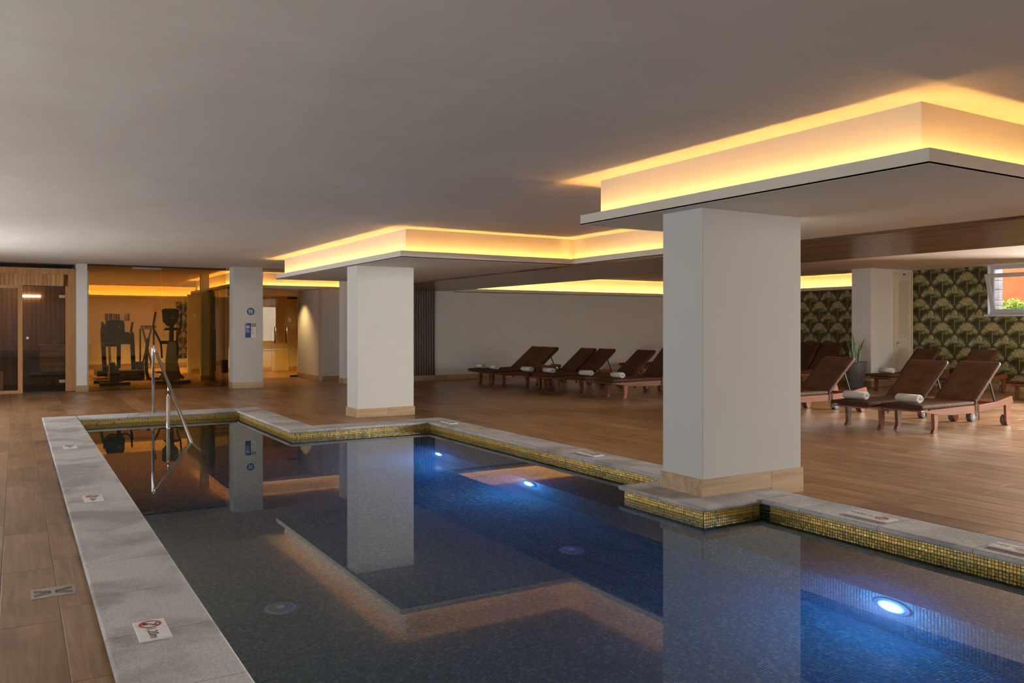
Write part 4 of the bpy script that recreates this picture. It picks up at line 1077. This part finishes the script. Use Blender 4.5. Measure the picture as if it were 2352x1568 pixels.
obj('bench_rail', MB().tube(rounded([(.82, 23.96, 1.10), (.84, 23.9, 1.17), (1.16, 23.9, 1.21)], .03), .012, 8), M['chrome'], sa, smooth=True, recalc=False)
obj('heater_guard', MB().box(-.40, -.26, 22.9, 22.94, .02, .50).box(-.60, -.44, 22.9, 22.94, .02, .50), M['sauna'], sa)
bl = thing('sauna_lamp', (.25, 25.0, 2.36), 'slim warm lamp high inside the sauna', 'lamp'); obj('diffuser', MB().box(.08, .56, 25.05, 25.095, 2.33, 2.39), M['spot_lens'], bl)
lamp('sauna_light', 'POINT', (-.2, 24.0, 2.5), energy=13, color=(1, .78, .55), shadow_soft_size=.1)

# ---- gym glazing
YG = 22.3
gl = struct_root('wall_gym_glass', 'frameless bronze glass front of the gym')
gx = [1.475, P_(371, 700, YG).x, 4.695]
for a, b in zip(gx, gx[1:]): obj('pane', MB().box(a + .004, b - .004, YG, YG + .012, .012, ZC - .03), M['amber_glass'], gl)
obj('channel', MB().box(gx[0], gx[2], YG - .008, YG + .02, 0, .012).box(gx[0], gx[2], YG - .01, YG + .022, ZC - .035, ZC - .001), M['dark_metal'], gl)
a, b = P_(303, 605, YG).x, P_(371, 605, YG).x; obj('patch_fitting', MB().box(a, b, YG - .014, YG + .026, ZC - .085, ZC - .036), M['chrome'], gl)
obj('jamb', MB().box(1.472, 1.50, YG - .02, YG + .03, 0, 2.9), M['brushed'], gl)
gl2 = struct_root('wall_gym_glass_side', 'bronze glass screen turning into the gym behind the column')
for a, b in ((YG + .03, 23.55), (23.56, 24.88)): obj('pane', MB().box(4.75, 4.762, a, b, .012, 2.56), M['amber_glass'], gl2)
obj('channel', MB().box(4.74, 4.775, YG, 24.88, 0, .012).box(4.735, 4.78, YG, 24.88, 2.56, 2.60), M['dark_metal'], gl2)
def emblem(parent, X, Y, Z, s, name='emblem'):
    y = Y - .003
    def ln(mb, pts, t=.004):
        for p, q in zip(pts, pts[1:]): mb.bar((X + p[0] * s, y, Z + p[1] * s), (X + q[0] * s, y, Z + q[1] * s), t, .001, (0, 1, 0))
    mb = MB(); ln(mb, [(-.5, -.45), (-.5, .25), (0, .6), (.5, .25), (.5, -.45), (-.5, -.45)]); ln(mb, [(-.45, -.62), (.45, -.62)])
    ln(mb, [(-.68, -1.0)] + [(-.62 + .6 * k / 8, -.86 - .14 * math.cos(math.pi * 2 * k / 8) * 0 + .16 * math.sin(math.pi * k / 8) - .06) for k in range(9)] + [(.02 + .6 * k / 8, -.92 + .16 * math.sin(math.pi * k / 8)) for k in range(9)] + [(.68, -1.0)])
    tx = text_mb('B', s * .75, lambda u, v: (X - s * .22 + u, y - .0005, Z - s * .32 + v)); mb.v = mb.v; n = len(mb.v); mb.v += tx.v; mb.f += [tuple(i + n for i in f_) for f_ in tx.f]; mb.t += tx.t
    obj(name, mb, M['etched'], parent, recalc=False)
emblem(gl, at_y(289, 724, YG).x, YG, 1.86, .17); emblem(gl, at_y(447, 724, YG).x, YG, 1.86, .17)

# ---- corridor doors
YD = 25.1
cd = struct_root('door_2', 'double glass door at the end of the corridor')
xm = at_y(645, 700, YD).x
for a, b, s in ((5.75, xm - .004, -1), (xm + .004, 7.40, 1)):
    lf = obj('door_leaf', MB().box(a, b, YD, YD + .012, .02, 2.44), M['amber_glass'], cd)
    hx = at_y(632 if s < 0 else 658, 760, YD).x
    for yy in (YD - .05, YD + .05): obj('handle', MB().tube([(hx, yy, 1.05), (hx, yy, 1.55)], .014, 8), M['brushed'], lf, smooth=True, recalc=False)
    obj('handle_fixing', MB().tube([(hx, YD - .05, 1.15), (hx, YD + .05, 1.15)], .008, 6).tube([(hx, YD - .05, 1.45), (hx, YD + .05, 1.45)], .008, 6), M['brushed'], lf, recalc=False)
    e = b if s > 0 else a
    obj('patch_fitting', MB().box(e - .22 if s > 0 else e, e if s > 0 else e + .22, YD - .012, YD + .024, .01, .07).box(e - .3 if s > 0 else e, e if s > 0 else e + .3, YD - .012, YD + .024, 2.40, 2.46), M['dark_metal'], lf)
obj('rail', MB().box(5.75, 7.40, YD - .004, YD + .016, .86, .885), M['brushed'], cd)
emblem(cd, at_y(665, 735, YD).x, YD, 1.78, .26)
dd = struct_root('door_3', 'cream door beyond the corridor glass')
yb = 28.99; a, b = at_y(631, 700, yb), at_y(655, 700, yb); zt = at_y(640, 694, yb).z
obj('door_frame', MB().box(a.x - .12, a.x, yb - .04, yb, 0, zt + .12).box(b.x, b.x + .12, yb - .04, yb, 0, zt + .12).box(a.x, b.x, yb - .04, yb, zt, zt + .12), M['louvre'], dd)
obj('door_leaf', MB().box(a.x, b.x, yb - .025, yb, .01, zt), M['louvre'], dd); obj('handle', MB().tube([(b.x - .08, yb - .06, 1.05), (b.x - .2, yb - .06, 1.05)], .012, 8), M['brushed'], dd, recalc=False)
tag(obj('reflection_panel', MB().box(at_y(613, 0, 28.9).x, at_y(630, 0, 28.9).x, 28.96, 28.995, at_y(620, 746, 28.9).z, at_y(620, 720, 28.9).z), M['white'], None, loc=(7.3, 28.96, 2)), 'pale panel added beyond the corridor doors to imitate a window reflection', 'panel')  # flat white panel imitates a window reflection in the door glass
def downlight(x, y, z, label, e, col=(1, .66, .26)):
    r = thing('ceiling_downlight', (x, y, z), label, 'downlight'); obj('trim_ring', MB().lathe([(.06, -.006), (.06, 0), (.045, 0), (.045, -.006)], 20, (x, y, z)), M['white'], r); obj('lens', MB().disc((x, y, z - .004), .045, 'z', .003, 18), M['spot_lens'], r)
    if e: o = lamp('downlight_beam', 'SPOT', (x, y, z - .03), energy=e, color=col, spot_size=R(110), spot_blend=.8, shadow_soft_size=.05); o.parent = r; o.location = (0, 0, -.03)
q = at_y(661, 672, 24.4); downlight(q.x, 24.4, ZS, 'small recessed downlight in the corridor soffit', 90)
downlight(7.2, 27.2, ZS, 'recessed downlight beyond the corridor doors', 330); downlight(4.0, 31.5, ZC, 'recessed downlight over the gym floor', 600); downlight(2.6, 27.0, ZC, 'recessed downlight over the treadmill', 350); downlight(5.8, 31.0, ZS if False else ZC, 'recessed downlight by the gym palm panel', 500)

# ---- small white unit under the ceiling
tag(obj('ceiling_unit', MB().box(17.3, 18.1, 15.0, 15.6, ZC - .135, ZC), M['white'], None, bevel=.01, loc=(17.7, 15.3, ZC)), 'small white box unit fixed to the ceiling before the lit cove', 'ceiling unit')

# ---- gym machines
def Q(x, y, Y): return at_y(x, y, Y)
# elliptical trainer, seen from the front
YE = 24.2
o = Q(392, 882, YE); el = thing('elliptical_trainer', (o.x, YE, 0), 'black elliptical trainer with grey column, right-hand machine behind the gym glass', 'gym machine')
X0 = o.x
obj('front_foot', MB().bar((X0 - .34, YE - .25, .05), (X0 + .42, YE - .25, .05), .12, .09), M['black'], el, bevel=.02)
for s in (-.36, .44): obj('foot_cap', MB().disc((X0 + s - .02, YE - .32, .05), .055, 'y', .13, 14), M['black'], el)
obj('base_beam', MB().bar((X0, YE - .2, .09), (X0, YE + 1.5, .09), .16, .10), M['black'], el); obj('rear_foot', MB().bar((X0 - .34, YE + 1.5, .05), (X0 + .34, YE + 1.5, .05), .1, .08), M['black'], el, bevel=.02)
cp = [(X0 - .10, YE, .10), (X0 - .09, YE + .02, .6), (X0 - .07, YE + .04, 1.15), (X0 + .07, YE + .04, 1.15), (X0 + .11, YE + .02, .6), (X0 + .13, YE, .10)]
obj('column_shroud', MB().prism([(X0 - .14, .10), (X0 + .17, .10), (X0 + .18, .45), (X0 + .12, 1.15), (X0 - .07, 1.15), (X0 - .12, .7)], 'y', YE - .10, YE + .12), M['greyplastic'], el, bevel=.03, seg=3)
obj('lower_shroud', MB().prism([(X0 - .22, .10), (X0 + .24, .10), (X0 + .18, .34), (X0 - .16, .34)], 'y', YE - .14, YE + .5), M['black'], el, bevel=.03)
obj('mast', MB().bar((X0 + .02, YE + .04, 1.1), (X0 + .03, YE + .02, 1.72), .12, .08), M['black'], el, bevel=.015)
a, b = Q(372, 710, YE), Q(408, 748, YE)
cn = obj('console', MB().prism([(a.x - .02, a.z - .02), (a.x + .06, a.z + .02), (b.x - .06, a.z + .02), (b.x + .02, a.z - .02), (b.x - .01, b.z + .12), (b.x - .12, b.z - .01), (a.x + .12, b.z - .01), (a.x + .01, b.z + .12)], 'y', YE - .12, YE - .02), M['black'], el, bevel=.02, seg=2)
obj('badge', MB().box(X0 - .02, X0 + .07, YE - .126, YE - .121, a.z - .25, a.z - .22), M['greyplastic'], cn)
obj('tray', MB().prism([(X0 - .20, 1.46), (X0 + .22, 1.46), (X0 + .17, 1.53), (X0 - .15, 1.53)], 'y', YE - .16, YE - .04), M['black'], el, bevel=.02)
for s, pts in ((-1, [(357.5, 716), (351, 752), (364, 776), (370, 790), (372, 822)]), (1, [(417.5, 718), (415, 752), (406, 778), (409, 800), (405, 845)])):
    P3 = [Q(x, y, YE - .1 + .05 * i) for i, (x, y) in enumerate(pts)]; obj('moving_handle', MB().tube(rounded(P3, .06), .026, 10), M['black'], el, smooth=True, recalc=False)
obj('cross_bar', MB().tube([Q(367, 786, YE), Q(407, 786, YE)], .045, 10), M['black'], el, recalc=False)
for s, pts in ((-1, [(341, 776), (337, 800), (336, 850), (341, 872)]), (1, [(405, 790), (404, 830), (412, 862), (422, 868)])):
    P3 = [Q(x, y, YE + .5) for x, y in pts]; obj('pedal_arm', MB().tube(rounded(P3, .08), .045, 10), M['black'], el, smooth=True, recalc=False)
for s in (-.22, .22): obj('pedal', MB().box(X0 + s - .08, X0 + s + .08, YE + .45, YE + .85, .26, .31), M['rubber'], el, bevel=.02)
obj('flywheel', MB().disc((X0 + .1, YE + .6, .42), .34, 'x', .08, 28), M['black'], el)
# upright exercise bike facing the glass
YB_ = 24.5
o = Q(259, 882, YB_); bk = thing('exercise_bike', (o.x, YB_, 0), 'black upright exercise bike, left-hand machine nearest the gym glass', 'gym machine'); X0 = o.x
obj('front_foot', MB().bar((X0 - .36, YB_ - .45, .05), (X0 + .38, YB_ - .45, .05), .10, .09), M['black'], bk, bevel=.02); obj('rear_foot', MB().bar((X0 - .42, YB_ + .55, .05), (X0 + .30, YB_ + .55, .05), .10, .09), M['black'], bk, bevel=.02)
obj('base_beam', MB().bar((X0, YB_ - .4, .09), (X0, YB_ + .5, .09), .12, .1), M['black'], bk)
obj('body_shroud', MB().prism([(YB_ - .38, .12), (YB_ + .30, .12), (YB_ + .28, .42), (YB_ - .02, .62), (YB_ - .32, .5)], 'x', X0 - .10, X0 + .12), M['black'], bk, bevel=.03)
obj('front_mast', MB().bar((X0 + .12, YB_ - .22, .45), (X0 + .12, YB_ - .30, 1.38), .10, .08), M['black'], bk, bevel=.015)
a, b = Q(243, 735, YB_ - .3), Q(285, 774, YB_ - .3)
cn = obj('console', MB().prism([(a.x + .02, a.z), (b.x - .02, a.z), (b.x + .01, a.z - .1), (b.x + .02, b.z + .06), (b.x - .03, b.z), (a.x + .03, b.z), (a.x - .02, b.z + .06), (a.x - .01, a.z - .1)], 'y', YB_ - .36, YB_ - .25), M['black'], bk, bevel=.02)
obj('badge', MB().box(X0 + .06, X0 + .16, YB_ - .366, YB_ - .361, 1.54, 1.575), M['greyplastic'], cn)
for s in (-1, 1):
    obj('handlebar', MB().tube(rounded([(X0 + .12, YB_ - .28, 1.28), (X0 + .12 + s * .18, YB_ - .24, 1.22), (X0 + .12 + s * .33, YB_ - .05, 1.36), (X0 + .12 + s * .34, YB_ - .12, 1.62)], .06), .024, 10), M['black'], bk, smooth=True, recalc=False)
    obj('crank', MB().bar((X0 + .02 + s * .15, YB_ - .05, .38), (X0 + .02 + s * .16, YB_ - .05 + s * .12, .38 - s * .13), .03, .04), M['dark_metal'], bk); obj('pedal', MB().box(X0 + s * .22 - .05, X0 + s * .22 + .05, YB_ - .10 + s * .12, YB_ + s * .12, .36 - s * .13, .39 - s * .13), M['rubber'], bk)
obj('seat_post', MB().tube([(X0 - .04, YB_ + .22, .4), (X0 - .06, YB_ + .26, 1.02)], .035, 10), M['chrome'], bk, recalc=False)
obj('seat', MB().prism([(X0 - .20, 1.02), (X0 + .10, 1.02), (X0 + .13, 1.08), (X0 + .04, 1.12), (X0 - .14, 1.12), (X0 - .23, 1.08)], 'y', YB_ + .10, YB_ + .40), M['black'], bk, bevel=.03, seg=3)
# treadmill behind the bike
YT = 27.3
o = Q(262, 865, YT); td = thing('treadmill', (o.x, YT, 0), 'black treadmill standing behind the exercise bike', 'gym machine'); X0 = o.x
obj('deck', MB().box(X0 - .15, X0 + .72, YT - .9, YT + 1.0, .0, .24), M['black'], td, bevel=.03); obj('belt', MB().box(X0 - .02, X0 + .59, YT - .86, YT + .9, .24, .25), M['rubber'], td)
obj('side_step', MB().box(X0 - .50, X0 - .16, YT - .55, YT + .6, .10, .26), M['black'], td, bevel=.03)
for x_ in (Q(232, 800, YT).x, Q(298, 800, YT).x):
    obj('upright', MB().bar((x_ + .08, YT - .3, .1), (x_, YT - .5, 1.38), .12, .09), M['black'], td, bevel=.02); obj('armrest', MB().tube(rounded([(x_, YT - .5, 1.38), (x_ - .05, YT - .8, 1.42), (x_ - .02, YT - .86, 1.70)], .05), .035, 10), M['black'], td, smooth=True, recalc=False)
a, b = Q(232, 762, YT - .3), Q(300, 790, YT - .3)
obj('console', MB().prism([(a.x, b.z), (b.x, b.z), (b.x - .05, a.z), (a.x + .05, a.z)], 'y', YT - .5, YT - .35), M['black'], td, bevel=.03)
obj('motor_hood', MB().box(X0 - .12, X0 + .70, YT - 1.25, YT - .9, .05, .30), M['black'], td, bevel=.04)
obj('badge', MB().box(X0 + .05, X0 + .5, YT - 1.256, YT - 1.251, .18, .20), M['greyplastic'], td)
# rack of small weights
YR_ = 30.0
a, b = Q(322, 752, YR_), Q(353, 752, YR_); rk = thing('dumbbell_rack', ((a.x + b.x) / 2, YR_, 0), 'slim cross-legged rack with small weights against the gym wall', 'rack'); zt = a.z
obj('tray', MB().box(a.x, b.x, YR_ - .12, YR_ + .12, zt - .06, zt - .03), M['black'], rk)
for s in (-.1, .1):
    for p, q_ in (((a.x, 0), (b.x - .08, zt - .06)), ((b.x, 0), (a.x + .08, zt - .06)), ((a.x, 0), (a.x, zt - .05)), ((b.x, 0), (b.x, zt - .05))): obj('leg', MB().bar((p[0], YR_ + s, p[1]), (q_[0], YR_ + s, q_[1]), .03, .03), M['dark_metal'], rk)
for k in range(4):
    cx = a.x + .06 + k * .12
    tag(obj('dumbbell', MB().disc((cx, YR_ - .11, zt + .03), .05, 'y', .07, 12).disc((cx, YR_ + .04, zt + .03), .05, 'y', .07, 12).tube([(cx, YR_ - .06, zt + .03), (cx, YR_ + .06, zt + .03)], .018, 8), M['poster2'], None, recalc=False, loc=(cx, YR_, zt + .03)), ('leftmost', 'second', 'third', 'rightmost')[k] + ' of four small maroon dumbbells on the cross-legged gym rack', 'dumbbell', 'dumbbells on the gym rack')
a, b = Q(309, 827, 29.0), Q(326, 851, 29.0); wb = thing('waste_bin', ((a.x + b.x) / 2, 29.0, 0), 'black waste bin on the gym floor under the rack', 'bin')
obj('bin_body', MB().lathe([(.16, 0), (.21, .42), (.20, .42), (.15, .03)], 20, ((a.x + b.x) / 2, 29.0, 0)), M['black'], wb)
def poster(x0, x1, y0, y1, mat, label, Y=34.19, bits=0):
    a, b = Q(x0, y0, Y), Q(x1, y1, Y); r = thing('wall_poster', ((a.x + b.x) / 2, Y, (a.z + b.z) / 2), label, 'poster', 'posters on the gym wall')
    obj('sheet', MB().box(a.x, b.x, Y - .006, Y, b.z, a.z), M[mat], r); mb = MB(); q = random.Random(int(x0))
    for k in range(7): z = b.z + (a.z - b.z) * (k + .6) / 7.4; mb.box(a.x + .03, a.x + .03 + (b.x - a.x - .06) * (.3 + .6 * q.random()), Y - .008, Y - .0055, z - .012, z + .012)
    obj('print', mb, M['taupe_print'], r, recalc=False)
poster(241.5, 248, 720, 736, 'poster1', 'leftmost narrow poster on the gym wall, above the exercise bike'); poster(250, 258, 720, 736, 'poster1', 'second narrow poster from the left on the gym wall')
poster(260, 270, 721, 736, 'poster3', 'third poster from the left, greenish, on the gym wall'); poster(271, 275, 721, 737, 'poster2', 'thin strip poster at the end of the gym wall row'); poster(286, 298, 720, 737, 'poster2', 'separate maroon poster with white print on the gym wall')
a, b = Q(361.5, 711, 34.1), Q(374, 768, 34.1); tag(obj('mirror_panel', MB().box(a.x, b.x, 34.17, 34.198, b.z, a.z), M['white'], None, loc=((a.x + b.x) / 2, 34.18, 1.6)), 'tall pale panel on the gym wall beside the palm wallpaper strip', 'panel')
a, b = Q(405, 693, 34.1), Q(443, 822, 34.1)
me = palm_sheet('palm_panel', a.x, b.x, max(.16, b.z), a.z, lambda h, z: (h, np.full_like(h, 34.17), z)); o = link('palm_panel', me); o['kind'] = 'structure'; o['label'] = 'strip of palm wallpaper at the end of the gym'
a, b = Q(446, 747, 34.1), Q(456, 765, 34.1); tag(obj('wall_screen', MB().box(a.x, b.x, 34.1, 34.15, b.z, a.z), M['black'], None, bevel=.01, loc=(a.x, 34.12, 1.5)), 'small black screen at the right end of the gym wall', 'screen')

# ---- garden outside the high window
struct('garden_ground', MB().box(XR + .32, 34, 2, 22, 1.4, 1.72), M['soilg'], 'sunlit garden bed outside the high window')
struct('wall_garden', MB().box(26.0, 26.3, 0, 22, 1.7, 5.2), M['orange'], 'orange rendered garden wall seen through the high window')
pil = thing('stone_pillar', (21.9, 11.85, 1.72), 'pale stone garden pillar just outside the high window', 'pillar'); q = random.Random(9); z = 1.72
while z < 3.6:
    h = .14 + q.random() * .16; e = .015 * q.random(); obj('stone', MB().box(21.82 - e, 21.98 + e, 11.80 - e, 11.95 + e, z, z + h - .008), M['stone'], pil, bevel=.02); z += h
def bush(x, y, r, h, label, n, seed):
    q = random.Random(seed); b = thing('garden_shrub', (x, y, 1.72), label, 'shrub', None); mb = MB()
    for _ in range(n):
        t = Vector((q.gauss(0, 1), q.gauss(0, 1), q.gauss(0, 1))).normalized() * (q.random() ** .4); p = Vector((x + t.x * r, y + t.y * r, 1.72 + h * .55 + t.z * h * .5))
        d = Vector((q.gauss(0, 1), q.gauss(0, 1), q.gauss(.4, 1))).normalized(); u = d.orthogonal().normalized() * .03; L = .07 + q.random() * .06
        mb.add([p, p + d * L * .5 + u, p + d * L, p + d * L * .5 - u], [(0, 1, 2, 3)], q.random())
    f = obj('foliage', mb, M['bush'], b, recalc=False); f['kind'] = 'stuff'
    for k in range(4): obj('stem', MB().tube([(x, y, 1.70), (x + q.uniform(-.4, .4) * r, y + q.uniform(-.4, .4) * r, 1.72 + h * .7)], [.02, .008], 6), M['soil'], b, recalc=False)
bush(23.0, 11.2, .5, .62, 'yellow-green garden shrub low behind the open window', 1500, 1); bush(23.6, 12.3, .6, .55, 'grey-green garden shrub beside the stone pillar', 1300, 2)
bush(24.2, 11.3, .8, 3.4, 'tall sparse garden shrub against the orange wall', 700, 3); bush(24.6, 10.0, .5, 3.0, 'tall garden shrub at the right edge of the window', 1200, 4); bush(23.2, 9.0, .6, 1.0, 'leafy garden shrub at the right end of the window', 1200, 5)
pp = thing('flower_pot', (22.9, 10.35, 2.45), 'terracotta-coloured hanging pot outside the high window', 'pot'); obj('bowl', MB().lathe([(.10, 0), (.16, .22), (.14, .22), (.09, .02)], 18, (22.9, 10.35, 2.45)), M['terracotta'], pp); obj('bracket', MB().tube([(22.9, 10.35, 1.7), (22.9, 10.35, 2.46)], .015, 8), M['dark_metal'], pp, recalc=False)

for o in bpy.data.objects:
    if '_o' in o: del o['_o']
